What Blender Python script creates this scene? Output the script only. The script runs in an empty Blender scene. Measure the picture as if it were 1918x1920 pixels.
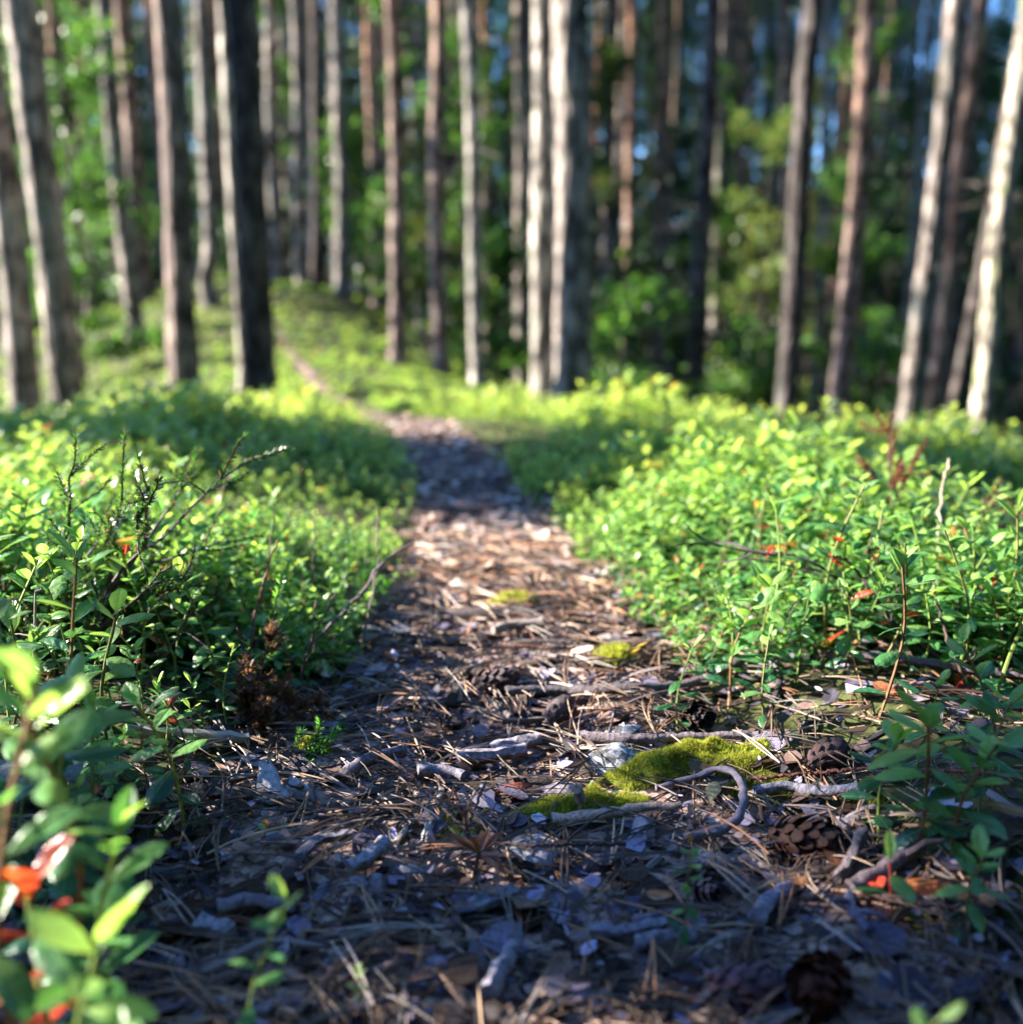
import bpy, math, random
import numpy as np
from mathutils import Matrix, Vector, Quaternion, Euler

# ------------------------------------------------------------------ camera, sky, sun, exposure
scene = bpy.context.scene
COL = scene.collection
FPX, CXP, CYP = 1900.0, 959.0, 960.0            # focal length and centre in photograph pixels
PITCH = math.radians(11.9)
CAMH = 0.30
cam_data = bpy.data.cameras.new("camera")
cam = bpy.data.objects.new("camera", cam_data)
COL.objects.link(cam)
cam.location = (0, 0, CAMH)
cam.rotation_euler = (math.radians(90) - PITCH, 0, 0)
cam_data.sensor_width = 36.0
cam_data.sensor_fit = 'HORIZONTAL'
cam_data.lens = 36.0 * FPX / 1918.0
cam_data.clip_start = 0.01
cam_data.clip_end = 2000
cam_data.dof.use_dof = True
cam_data.dof.focus_distance = 0.63
cam_data.dof.aperture_fstop = 4.2
cam_data.dof.aperture_blades = 0
scene.camera = cam

SUN_EL, SUN_AZ = math.radians(26), math.radians(-80)   # azimuth clockwise from +Y
world = bpy.data.worlds.new("World")
scene.world = world
world.use_nodes = True
wn = world.node_tree
wn.nodes.clear()
sky = wn.nodes.new("ShaderNodeTexSky")
sky.sky_type = 'NISHITA'
sky.sun_disc = False
sky.sun_elevation = SUN_EL
sky.sun_rotation = SUN_AZ
sky.dust_density = 0.3
sky.ozone_density = 6.0
bg = wn.nodes.new("ShaderNodeBackground")
bg.inputs[1].default_value = 0.095
wo = wn.nodes.new("ShaderNodeOutputWorld")
wn.links.new(sky.outputs[0], bg.inputs[0])
wn.links.new(bg.outputs[0], wo.inputs[0])
sun_d = bpy.data.lights.new("sun", 'SUN')
sun_d.energy = 5.0
sun_d.angle = math.radians(0.6)
sun_d.color = (1.0, 0.82, 0.56)
sun = bpy.data.objects.new("sun", sun_d)
COL.objects.link(sun)
to_sun = Vector((math.cos(SUN_EL) * math.sin(SUN_AZ), math.cos(SUN_EL) * math.cos(SUN_AZ), math.sin(SUN_EL)))
sun.rotation_euler = to_sun.to_track_quat('Z', 'Y').to_euler()
sun.location = (-20, 5, 30)
vs = scene.view_settings
vs.view_transform = 'Standard'
vs.look = 'None'
vs.exposure = 2.8
vs.gamma = 1.0
vs.use_white_balance = True
vs.white_balance_temperature = 5400
vs.white_balance_tint = 14
vs.use_curve_mapping = False
scene.render.engine = 'CYCLES'
cy = scene.cycles
cy.use_denoising = True
cy.max_bounces = 6
cy.diffuse_bounces = 3
cy.glossy_bounces = 2
cy.transmission_bounces = 4
cy.transparent_max_bounces = 4
cy.caustics_reflective = False
cy.caustics_refractive = False
cy.sample_clamp_indirect = 6.0

rng = np.random.default_rng(11)
random.seed(11)
TAU = math.tau

# ------------------------------------------------------------------ picture <-> place helpers
SP, CP = math.sin(PITCH), math.cos(PITCH)

def ray(px, py):
    dx, dy = (px - CXP) / FPX, (CYP - py) / FPX
    return np.array([dx, CP + dy * SP, -SP + dy * CP])

def Q(px, py, depth):
    """point seen at (px, py) that lies depth metres in front (along +Y)"""
    d = ray(px, py)
    return np.array([0, 0, CAMH]) + d * (depth / d[1])

def project(p):
    p = np.asarray(p, float)
    x, y, z = p[..., 0], p[..., 1], p[..., 2] - CAMH
    dep = y * CP - z * SP
    up = y * SP + z * CP
    dep = np.where(np.abs(dep) < 1e-6, 1e-6, dep)
    return CXP + FPX * x / dep, CYP - FPX * up / dep, dep

def _hash(ix, iy, seed):
    h = np.sin(ix * 127.1 + iy * 311.7 + seed * 74.7) * 43758.5453
    return h - np.floor(h)

def vnoise(x, y, seed=0):
    x, y = np.asarray(x, float), np.asarray(y, float)
    ix, iy = np.floor(x), np.floor(y)
    fx, fy = x - ix, y - iy
    fx, fy = fx * fx * (3 - 2 * fx), fy * fy * (3 - 2 * fy)
    a, b = _hash(ix, iy, seed), _hash(ix + 1, iy, seed)
    c, d = _hash(ix, iy + 1, seed), _hash(ix + 1, iy + 1, seed)
    return (a * (1 - fx) + b * fx) * (1 - fy) + (c * (1 - fx) + d * fx) * fy - 0.5

def fbm(x, y, s=0, o=3):
    r, a, f = 0, 1.0, 1.0
    for i in range(o):
        r = r + a * vnoise(x * f, y * f, s + i)
        a *= .5
        f *= 2.03
    return r

PATH_Y = np.array([-400, -1, .38, .65, .80, 1.29, 1.69, 2.42, 2.77, 4, 6, 9, 12, 15, 20, 400])
PATH_X = np.array([0, 0, .0, -.02, .0, -.035, -.08, -.22, -.31, -.63, -1.17, -1.96, -2.8, -3.55, -4.2, -10])
CREST_Y = np.array([-400, 0, 2.4, 3.0, 4, 6, 9, 12, 15, 18, 26, 45, 400])
CREST_Z = np.array([-2, 0, 0, -.05, -.14, -.19, -.10, .13, .42, .34, -.6, -1.3, -3])
HALF_Y = np.array([-2, .35, .50, .65, 1.0, 1.3, 2.4, 5, 10, 16])
HALF_W = np.array([.24, .22, .19, .155, .112, .092, .070, .050, .022, .02])

def path_x(y): return np.interp(y, PATH_Y, PATH_X)
def path_half(y): return np.interp(y, HALF_Y, HALF_W)

def g(x, y):
    """height of the forest floor"""
    x, y = np.asarray(x, float), np.asarray(y, float)
    off = x - path_x(y)
    r = np.where(off > 0, off, -off)
    k = np.where(off > 0, .13, .13 - .04 * np.clip((y - 6) / 4, 0, 1))
    ramp = np.clip((y - 1.0) / 2.3, 0, 1)
    ramp = ramp * ramp * (3 - 2 * ramp)
    lim = 2.2
    drop = np.where(r < lim, k * r * r, k * lim * lim + 2 * k * lim * (r - lim))
    drop = 3.2 * (1 - np.exp(-drop / 3.2))
    near = .03 * np.clip(r - .3, 0, 2)
    z = np.interp(y, CREST_Y, CREST_Z) - drop * ramp - near * (1 - ramp)
    # banks a little proud of the trodden path
    h = path_half(y)
    z = z + .022 * np.clip((r - h) / .12, 0, 1) * (1 - .6 * ramp)
    z = z + .016 * fbm(x * 5, y * 5, 3) + .006 * fbm(x * 22, y * 22, 9, 2)
    far = np.clip((np.hypot(x, y) - 3) / 10, 0, 1)
    z = z + far * .35 * fbm(x * .22, y * .22, 21)
    return z

def gz(x, y): return float(g(x, y))

def G(px, py, h=0.0):
    """the ground point seen at photograph pixel (px, py), raised by h"""
    d = ray(px, py)
    t0, t = .2, .2
    while t < 60:
        p = np.array([0, 0, CAMH]) + d * t
        if p[2] < g(p[0], p[1]):
            break
        t0 = t
        t *= 1.01
    for _ in range(18):
        m = (t0 + t) / 2
        p = np.array([0, 0, CAMH]) + d * m
        if p[2] < g(p[0], p[1]):
            t = m
        else:
            t0 = m
    p = np.array([0, 0, CAMH]) + d * t
    return np.array([p[0], p[1], float(g(p[0], p[1])) + h])

def litter_zone(p):
    px, py, _ = project(p)
    a = "at the left" if px < 520 else "left of the middle" if px < 860 else "in the middle" if px < 1120 else "right of the middle" if px < 1480 else "at the right"
    b = "along the bottom edge" if py > 1800 else "in front of the moss" if py > 1570 else "level with the moss" if py > 1400 else "beyond the moss"
    return a + " " + b

def tone_word(c):
    c = np.asarray(c)
    v = c.max()
    if v < .09: return "blackish"
    if c[0] > 2.0 * c[2]: return "rusty" if v > .16 else "dark brown"
    if c[0] > 1.25 * c[2]: return "tan" if v > .26 else "brown"
    return "pale grey" if v > .27 else "shade-violet grey" if c[2] > c[0] else "grey"

def wood_zone(px):
    names = [(230, "behind the leftmost trunks"), (430, "behind the pines on the left slope"), (680, "behind the hill crest"), (950, "behind the trunks right of the hill"),
             (1140, "behind the two brightest trunks"), (1400, "behind the dark stubby trunk"), (1640, "behind the smooth pinkish trunk"), (9999, "behind the leaning right-hand pair")]
    return next(w for x, w in names if px < x)

# ------------------------------------------------------------------ object helpers
def mesh_from(verts, faces, smooth=True, colors=None, name="m", mats=None, midx=None):
    me = bpy.data.meshes.new(name)
    V = np.asarray(verts, np.float32).reshape(-1, 3)
    if isinstance(faces, np.ndarray):
        n, k = faces.shape
        me.vertices.add(len(V))
        me.vertices.foreach_set("co", V.ravel())
        me.loops.add(n * k)
        me.loops.foreach_set("vertex_index", faces.astype(np.int32).ravel())
        me.polygons.add(n)
        me.polygons.foreach_set("loop_start", np.arange(0, n * k, k, dtype=np.int32))
        me.update(calc_edges=True)
    else:
        me.from_pydata(V.tolist(), [], faces)
        me.update()
    if smooth:
        me.polygons.foreach_set("use_smooth", np.ones(len(me.polygons), bool))
        if len(me.polygons) < 3000 and not isinstance(faces, np.ndarray):
            me.set_sharp_from_angle(angle=math.radians(48))
    if colors is not None:
        a = me.color_attributes.new("tint", 'FLOAT_COLOR', 'POINT')
        c = np.ones((len(V), 4), np.float32)
        c[:, :3] = colors
        a.data.foreach_set("color", c.ravel())
    return me

def obj(name, me, mat=None, parent=None, loc=None, rot=None, scale=None, color=None, mtx=None):
    o = bpy.data.objects.new(name, me)
    COL.objects.link(o)
    if mat is not None and len(me.materials) == 0:
        me.materials.append(mat)
    if parent is not None:
        o.parent = parent
    if mtx is not None:
        o.matrix_local = mtx
    else:
        if loc is not None: o.location = loc
        if rot is not None: o.rotation_euler = rot
        if scale is not None: o.scale = (scale,) * 3 if np.isscalar(scale) else scale
    if color is not None:
        o.color = (*color[:3], 1)
    return o

def tag(o, label, cat, group=None, kind=None):
    if label: o["label"] = label
    if cat: o["category"] = cat
    if group: o["group"] = group
    if kind: o["kind"] = kind
    return o

def empty(name, loc=(0, 0, 0), rotz=0.0, scale=1.0):
    o = bpy.data.objects.new(name, None)
    COL.objects.link(o)
    o.location = loc
    o.rotation_euler = (0, 0, rotz)
    o.scale = (scale,) * 3
    o.empty_display_size = .02
    return o

def tube(pts, radii, seg=7, rough=0.0, seed=0, cap=True, flat=1.0):
    pts = np.asarray(pts, float)
    n = len(pts)
    radii = np.broadcast_to(np.asarray(radii, float), (n,)).copy()
    t = np.gradient(pts, axis=0)
    t /= np.linalg.norm(t, axis=1)[:, None] + 1e-12
    ref = np.array([0, 0, 1.0]) if abs(t[:, 2]).mean() < .8 else np.array([1.0, 0, 0])
    u = np.cross(t, ref)
    u /= np.linalg.norm(u, axis=1)[:, None] + 1e-12
    v = np.cross(u, t)
    a = np.linspace(0, TAU, seg, endpoint=False)
    rr = radii[:, None] * np.ones((1, seg))
    if rough:
        r_ = np.random.default_rng(seed)
        rr = rr * (1 + rough * (r_.random((n, seg)) - .5) * 2 + 1.1 * rough * (r_.random((1, seg)) - .5) * 2)
    V = pts[:, None, :] + rr[..., None] * (np.cos(a)[None, :, None] * u[:, None, :] + flat * np.sin(a)[None, :, None] * v[:, None, :])
    V = V.reshape(-1, 3)
    F = []
    for i in range(n - 1):
        for j in range(seg):
            k = (j + 1) % seg
            F.append((i * seg + j, i * seg + k, (i + 1) * seg + k, (i + 1) * seg + j))
    if cap:
        F.append(tuple(range(seg - 1, -1, -1)))
        F.append(tuple(range((n - 1) * seg, n * seg)))
    return V, F

def join(parts):
    V, F, o = [], [], 0
    for v, f in parts:
        V.append(np.asarray(v, float))
        F += [tuple(i + o for i in q) for q in f]
        o += len(v)
    return np.concatenate(V), F

def smooth_line(ctrl, n, wob=0.0, seed=0):
    ctrl = np.asarray(ctrl, float)
    s = np.concatenate([[0], np.cumsum(np.linalg.norm(np.diff(ctrl, axis=0), axis=1))])
    s /= s[-1]
    q = np.linspace(0, 1, n)
    if len(ctrl) == 2:
        P = ctrl[0] + (ctrl[1] - ctrl[0]) * q[:, None]
    else:   # Catmull-Rom
        P = np.zeros((n, 3))
        for i, t in enumerate(q):
            k = min(int(np.searchsorted(s, t, 'right')) - 1, len(ctrl) - 2)
            k = max(k, 0)
            f = (t - s[k]) / (s[k + 1] - s[k] + 1e-12)
            p0, p1, p2, p3 = ctrl[max(k - 1, 0)], ctrl[k], ctrl[k + 1], ctrl[min(k + 2, len(ctrl) - 1)]
            P[i] = .5 * (2 * p1 + (p2 - p0) * f + (2 * p0 - 5 * p1 + 4 * p2 - p3) * f * f + (3 * p1 - p0 - 3 * p2 + p3) * f ** 3)
    if wob:
        r_ = np.random.default_rng(seed)
        P = P + (r_.random((n, 3)) - .5) * 2 * wob
    return P

# ------------------------------------------------------------------ materials
def nodes_of(name):
    m = bpy.data.materials.new(name)
    m.use_nodes = True
    nt = m.node_tree
    nt.nodes.clear()
    out = nt.nodes.new("ShaderNodeOutputMaterial")
    return m, nt, out

def N(nt, kind, **kw):
    n = nt.nodes.new(kind)
    for k, v in kw.items():
        if k.startswith("i_"):
            key = k[2:]
            n.inputs[int(key) if key.isdigit() else key.replace("_", " ")].default_value = v
        else:
            setattr(n, k, v)
    return n

def ramp(nt, stops, interp='LINEAR'):
    r = nt.nodes.new("ShaderNodeValToRGB")
    r.color_ramp.interpolation = interp
    e = r.color_ramp.elements
    while len(e) < len(stops): e.new(0.5)
    for el, (p, c) in zip(e, stops):
        el.position = p
        el.color = (*c, 1)
    return r

def src_color(nt, src):
    if src == 'object':
        return N(nt, "ShaderNodeObjectInfo").outputs["Color"]
    return N(nt, "ShaderNodeVertexColor", layer_name="tint").outputs["Color"]

def leaf_mat(name, src, rough=.36, trans=.42, spec=.5, vein=True):
    m, nt, out = nodes_of(name)
    L = nt.links.new
    c = src_color(nt, src)
    tc = N(nt, "ShaderNodeTexCoord")
    nz = N(nt, "ShaderNodeTexNoise", i_Scale=2.2 if src == 'object' else 90.0, i_Detail=3.0)
    L(tc.outputs["Object"], nz.inputs["Vector"])
    mr = N(nt, "ShaderNodeMapRange", i_1=.3, i_2=.7, i_3=.72, i_4=1.25)
    L(nz.outputs["Fac"], mr.inputs[0])
    mul = N(nt, "ShaderNodeMix", data_type='RGBA', blend_type='MULTIPLY', i_0=1.0)
    L(c, mul.inputs[6])
    L(mr.outputs[0], mul.inputs[7])
    base = mul.outputs[2]
    if src == 'object' and vein:       # pale midrib and pale rolled rim
        sep = N(nt, "ShaderNodeSeparateXYZ")
        L(tc.outputs["Object"], sep.inputs[0])
        ab = N(nt, "ShaderNodeMath", operation='ABSOLUTE')
        L(sep.outputs[0], ab.inputs[0])
        rp = ramp(nt, [(0.0, (.55,) * 3), (.02, (0, 0, 0)), (.2, (0, 0, 0)), (.27, (.4,) * 3)])
        L(ab.outputs[0], rp.inputs[0])
        lt = N(nt, "ShaderNodeMix", data_type='RGBA', blend_type='MIX')
        L(rp.outputs[0], lt.inputs[0])
        L(base, lt.inputs[6])
        lt.inputs[7].default_value = (.22, .36, .10, 1)
        base = lt.outputs[2]
    sn = N(nt, "ShaderNodeTexNoise", i_Scale=5.0 if src == 'object' else 60.0, i_Detail=4.0, i_Roughness=.7)
    oi = N(nt, "ShaderNodeObjectInfo")
    va = N(nt, "ShaderNodeVectorMath", operation='MULTIPLY_ADD')
    va.inputs[1].default_value = (37, 53, 71)
    L(oi.outputs["Random"], va.inputs[0])
    L(tc.outputs["Object"], va.inputs[2])
    L(va.outputs[0], sn.inputs["Vector"])
    sr = ramp(nt, [(.62, (0, 0, 0)), (.70, (.75,) * 3)])
    L(sn.outputs["Fac"], sr.inputs[0])
    sm = N(nt, "ShaderNodeMix", data_type='RGBA')
    L(sr.outputs[0], sm.inputs[0])
    L(base, sm.inputs[6])
    sm.inputs[7].default_value = (.10, .065, .025, 1)
    base = sm.outputs[2]
    p = N(nt, "ShaderNodeBsdfPrincipled", i_Roughness=rough)
    p.inputs["Specular IOR Level"].default_value = spec
    L(base, p.inputs["Base Color"])
    bp = N(nt, "ShaderNodeBump", i_Strength=.25, i_Distance=.02 if src == 'object' else .001)
    L(nz.outputs["Fac"], bp.inputs["Height"])
    L(bp.outputs[0], p.inputs["Normal"])
    tr = N(nt, "ShaderNodeBsdfTranslucent")
    hs = N(nt, "ShaderNodeMix", data_type='RGBA', blend_type='MULTIPLY', i_0=1.0)
    L(base, hs.inputs[6])
    hs.inputs[7].default_value = (2.0, 1.9, .95, 1)
    L(hs.outputs[2], tr.inputs["Color"])
    mx = N(nt, "ShaderNodeMixShader", i_0=trans)
    L(p.outputs[0], mx.inputs[1])
    L(tr.outputs[0], mx.inputs[2])
    L(mx.outputs[0], out.inputs[0])
    return m

def wood_mat(name, src, rough=.75, grain=14.0, stretch=6.0, dark=.45, bump=.5, dist=.002, lo=.62, hi=1.3, axis=2):
    """weathered wood or bark: colour from the object (or tint), grain running along the local axis"""
    m, nt, out = nodes_of(name)
    L = nt.links.new
    c = src_color(nt, src)
    tc = N(nt, "ShaderNodeTexCoord")
    mp = N(nt, "ShaderNodeMapping")
    s = [stretch, stretch, stretch]
    s[axis] = 1.0
    mp.inputs["Scale"].default_value = s
    L(tc.outputs["Object"], mp.inputs[0])
    nz = N(nt, "ShaderNodeTexNoise", i_Scale=grain, i_Detail=6.0, i_Roughness=.65)
    L(mp.outputs[0], nz.inputs["Vector"])
    n2 = N(nt, "ShaderNodeTexNoise", i_Scale=grain * .9, i_Detail=3.0)
    L(tc.outputs["Object"], n2.inputs["Vector"])
    mr = N(nt, "ShaderNodeMapRange", i_1=.3, i_2=.7, i_3=lo, i_4=hi)
    L(nz.outputs["Fac"], mr.inputs[0])
    mul = N(nt, "ShaderNodeMix", data_type='RGBA', blend_type='MULTIPLY', i_0=1.0)
    L(c, mul.inputs[6])
    L(mr.outputs[0], mul.inputs[7])
    rp = ramp(nt, [(.56, (0, 0, 0)), (.70, (dark,) * 3)])
    L(n2.outputs["Fac"], rp.inputs[0])
    mx = N(nt, "ShaderNodeMix", data_type='RGBA')
    L(rp.outputs[0], mx.inputs[0])
    L(mul.outputs[2], mx.inputs[6])
    mx.inputs[7].default_value = (.045, .028, .022, 1)
    p = N(nt, "ShaderNodeBsdfPrincipled", i_Roughness=rough)
    p.inputs["Specular IOR Level"].default_value = .25
    L(mx.outputs[2], p.inputs["Base Color"])
    bp = N(nt, "ShaderNodeBump", i_Strength=bump, i_Distance=dist)
    L(nz.outputs["Fac"], bp.inputs["Height"])
    L(bp.outputs[0], p.inputs["Normal"])
    L(p.outputs[0], out.inputs[0])
    return m

def bark_mat(name, low, high, lichen, z0=3.0, z1=7.0, lich_amt=.5):
    """standing trunk: low colour at the foot, high colour up the stem, plates and lichen"""
    m, nt, out = nodes_of(name)
    L = nt.links.new
    tc = N(nt, "ShaderNodeTexCoord")
    oi = N(nt, "ShaderNodeObjectInfo")
    off = N(nt, "ShaderNodeVectorMath", operation='ADD')
    L(tc.outputs["Object"], off.inputs[0])
    L(oi.outputs["Random"], off.inputs[1])
    mp = N(nt, "ShaderNodeMapping")
    mp.inputs["Scale"].default_value = (1, 1, .28)
    L(off.outputs[0], mp.inputs[0])
    vo = N(nt, "ShaderNodeTexVoronoi", feature='DISTANCE_TO_EDGE', i_Scale=15.0)
    L(mp.outputs[0], vo.inputs["Vector"])
    nz = N(nt, "ShaderNodeTexNoise", i_Scale=7.0, i_Detail=6.0, i_Roughness=.6)
    L(off.outputs[0], nz.inputs["Vector"])
    n3 = N(nt, "ShaderNodeTexNoise", i_Scale=2.5, i_Detail=4.0, i_Roughness=.7)
    L(off.outputs[0], n3.inputs["Vector"])
    sep = N(nt, "ShaderNodeSeparateXYZ")
    L(tc.outputs["Object"], sep.inputs[0])
    zz = N(nt, "ShaderNodeMath", operation='MULTIPLY_ADD', i_1=2.5)
    L(n3.outputs["Fac"], zz.inputs[0])
    L(sep.outputs[2], zz.inputs[2])
    mr = N(nt, "ShaderNodeMapRange", i_1=z0 + 1.2, i_2=z1 + 1.2)
    L(zz.outputs[0], mr.inputs[0])
    cm = N(nt, "ShaderNodeMix", data_type='RGBA')
    L(mr.outputs[0], cm.inputs[0])
    cm.inputs[6].default_value = (*low, 1)
    cm.inputs[7].default_value = (*high, 1)
    # fissures
    fr = ramp(nt, [(0, (.2,) * 3), (.18, (1.1,) * 3)])
    L(vo.outputs[0], fr.inputs[0])
    m1 = N(nt, "ShaderNodeMix", data_type='RGBA', blend_type='MULTIPLY', i_0=1.0)
    L(cm.outputs[2], m1.inputs[6])
    L(fr.outputs[0], m1.inputs[7])
    nr = N(nt, "ShaderNodeMapRange", i_1=.36, i_2=.64, i_3=.30, i_4=1.7)
    L(nz.outputs["Fac"], nr.inputs[0])
    m2 = N(nt, "ShaderNodeMix", data_type='RGBA', blend_type='MULTIPLY', i_0=1.0)
    L(m1.outputs[2], m2.inputs[6])
    L(nr.outputs[0], m2.inputs[7])
    lr = ramp(nt, [(.52, (0, 0, 0)), (.62, (lich_amt,) * 3)])
    L(n3.outputs["Fac"], lr.inputs[0])
    m3 = N(nt, "ShaderNodeMix", data_type='RGBA')
    L(lr.outputs[0], m3.inputs[0])
    L(m2.outputs[2], m3.inputs[6])
    m3.inputs[7].default_value = (*lichen, 1)
    p = N(nt, "ShaderNodeBsdfPrincipled", i_Roughness=.85)
    p.inputs["Specular IOR Level"].default_value = .25
    L(m3.outputs[2], p.inputs["Base Color"])
    bp = N(nt, "ShaderNodeBump", i_Strength=.8, i_Distance=.02)
    L(vo.outputs[0], bp.inputs["Height"])
    L(bp.outputs[0], p.inputs["Normal"])
    L(p.outputs[0], out.inputs[0])
    return m

def soil_mat(name, cols, scale, bump=.8, dist=.006):
    m, nt, out = nodes_of(name)
    L = nt.links.new
    tc = N(nt, "ShaderNodeTexCoord")
    nz = N(nt, "ShaderNodeTexNoise", i_Scale=scale, i_Detail=9.0, i_Roughness=.72)
    L(tc.outputs["Object"], nz.inputs["Vector"])
    vo = N(nt, "ShaderNodeTexVoronoi", i_Scale=scale * 3.2)
    L(tc.outputs["Object"], vo.inputs["Vector"])
    ad = N(nt, "ShaderNodeMath", operation='MULTIPLY_ADD', i_1=.35)
    sp = N(nt, "ShaderNodeSeparateColor")
    L(vo.outputs["Color"], sp.inputs[0])
    L(sp.outputs[0], ad.inputs[0])
    L(nz.outputs["Fac"], ad.inputs[2])
    k = len(cols)
    rp = ramp(nt, [(.42 + .42 * i / (k - 1), c) for i, c in enumerate(cols)])
    L(ad.outputs[0], rp.inputs[0])
    p = N(nt, "ShaderNodeBsdfPrincipled", i_Roughness=.9)
    p.inputs["Specular IOR Level"].default_value = .2
    L(rp.outputs[0], p.inputs["Base Color"])
    bp = N(nt, "ShaderNodeBump", i_Strength=bump, i_Distance=dist)
    L(ad.outputs[0], bp.inputs["Height"])
    L(bp.outputs[0], p.inputs["Normal"])
    L(p.outputs[0], out.inputs[0])
    return m

M = {}
M['leaf'] = leaf_mat("lingonberry_leaf", 'object')
M['leaf_mass'] = leaf_mat("shrub_mass_leaf", 'attribute', rough=.26)
M['tree_leaf'] = leaf_mat("broad_tree_leaf", 'attribute', rough=.35, trans=.4)
M['needle_leaf'] = leaf_mat("conifer_needle", 'attribute', rough=.45, trans=.2)
M['stem'] = wood_mat("green_stem", 'object', rough=.6, grain=120, bump=.2, dark=.2)
M['twig'] = wood_mat("dry_twig", 'object', grain=160, stretch=3, bump=.6, dist=.001)
M['wood'] = wood_mat("weathered_wood", 'object', grain=210, stretch=1.6, bump=.9, dist=.003, lo=.42, hi=1.45, dark=.6)
M['chip'] = wood_mat("bark_flake", 'object', rough=.5, grain=7, stretch=3, bump=.8, dist=.03, dark=.6, axis=0, lo=.45, hi=1.4)
M['plate'] = wood_mat("bark_plate", 'object', grain=160, stretch=1.5, bump=.8, dist=.003, dark=.6, lo=.45, hi=1.4)
M['needle'] = wood_mat("dry_pine_needle", 'object', rough=.5, grain=200, stretch=1, bump=.1, dark=.25)
M['chip_mass'] = wood_mat("litter_flakes", 'attribute', rough=.52, grain=90, stretch=2, bump=.5, dist=.001, dark=.5)
M['needle_mass'] = wood_mat("litter_needles", 'attribute', rough=.5, grain=120, stretch=1, bump=.1, dark=.2)
M['soil'] = soil_mat("forest_soil", [(.010, .008, .006), (.03, .026, .014), (.055, .065, .018), (.09, .10, .03)], 30.0)
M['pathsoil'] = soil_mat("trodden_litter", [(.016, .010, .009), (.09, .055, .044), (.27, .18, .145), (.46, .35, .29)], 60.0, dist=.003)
M['moss'] = leaf_mat("moss_blades", 'attribute', rough=.7, trans=.45, spec=.2)
M['cone'] = wood_mat("cone_scale", 'object', rough=.5, grain=40, stretch=2, bump=.4, dark=.5)
M['bark_grey'] = bark_mat("pine_bark_grey", (.25, .215, .19), (.30, .19, .13), (.30, .31, .26))
M['bark_brown'] = bark_mat("pine_bark_brown", (.21, .16, .14), (.34, .18, .10), (.27, .25, .22), z0=1.5, z1=5, lich_amt=.3)
M['bark_pale'] = bark_mat("pale_bark", (.34, .31, .27), (.33, .28, .23), (.25, .27, .21), lich_amt=.35)
M['bark_dark'] = bark_mat("dark_spruce_bark", (.075, .062, .058), (.09, .07, .06), (.12, .13, .11), lich_amt=.25)
M['bark_mossy'] = bark_mat("mossy_bark", (.32, .29, .23), (.30, .27, .22), (.24, .28, .12), lich_amt=.8)

def stone_mat(name, cols, scale):
    return soil_mat(name, cols, scale, bump=1.0, dist=.003)
M['stone'] = stone_mat("grey_stone", [(.03, .032, .036), (.12, .125, .135), (.30, .31, .32), (.5, .5, .5)], 70.0)
M['lichen'] = stone_mat("reindeer_lichen", [(.05, .065, .06), (.13, .16, .15), (.22, .25, .23), (.27, .3, .27)], 90.0)

# ------------------------------------------------------------------ the ground and the path
def build_ground():
    n = 330
    um = math.asinh(420 / .26)
    u = np.linspace(-um, um, n)
    xs = .26 * np.sinh(u)
    ys = .62 + .26 * np.sinh(u)
    X, Y = np.meshgrid(xs, ys)
    Z = g(X, Y)
    V = np.stack([X, Y, Z], -1).reshape(-1, 3)
    i = np.arange(n * n).reshape(n, n)
    F = np.stack([i[:-1, :-1], i[:-1, 1:], i[1:, 1:], i[1:, :-1]], -1).reshape(-1, 4)
    o = obj("forest_floor", mesh_from(V, F), M['soil'])
    tag(o, "dark forest floor under the low shrubs and trees", "ground", kind="structure")
    # trodden path: a ribbon laid 4 mm over the floor, its ragged edges running under it
    ny, nx = 420, 26
    sy = np.concatenate([np.linspace(-.6, .9, 170, endpoint=False), np.geomspace(.9, 10.5, 250)])
    t = np.linspace(-1, 1, nx)
    Yp = sy[:, None] * np.ones((1, nx))
    hw = path_half(sy) * 1.22
    hw = hw[:, None] * (1 + .25 * fbm(sy * 6, sy * 0 + 4, 5)[:, None])
    Xp = path_x(sy)[:, None] + t[None, :] * hw
    Zp = g(Xp, Yp) + .004 - .03 * np.clip(np.abs(t)[None, :] - .72, 0, 1) ** 1.0 - .0
    V = np.stack([Xp, Yp, Zp], -1).reshape(-1, 3)
    i = np.arange(ny * nx).reshape(ny, nx)
    F = np.stack([i[:-1, :-1], i[:-1, 1:], i[1:, 1:], i[1:, :-1]], -1).reshape(-1, 4)
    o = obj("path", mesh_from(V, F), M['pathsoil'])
    tag(o, "narrow trodden path of bark and needle litter", "path", kind="structure")
build_ground()

# ------------------------------------------------------------------ trees
BRANCH_MESH = []
for k in range(5):
    r_ = np.random.default_rng(50 + k)
    L_ = 1.0
    p = smooth_line([(0, 0, 0), (.35, .05 * (r_.random() - .5), .02), (.7, .1 * (r_.random() - .5), -.06), (1, .2 * (r_.random() - .5), -.16 + .2 * r_.random())], 8, .012, k)
    parts = [tube(p, np.linspace(.022, .004, 8), 5)]
    for j in range(5):
        a = p[3 + j % 4]
        dv = np.array([.22, (r_.random() - .5) * .5, (r_.random() - .5) * .2])
        parts.append(tube([a, a + dv * .6, a + dv], [.008, .005, .002], 4))
    BRANCH_MESH.append(mesh_from(*join(parts), name="dead_branch"))
for me in BRANCH_MESH:
    me.materials.append(M['bark_dark'])

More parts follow.
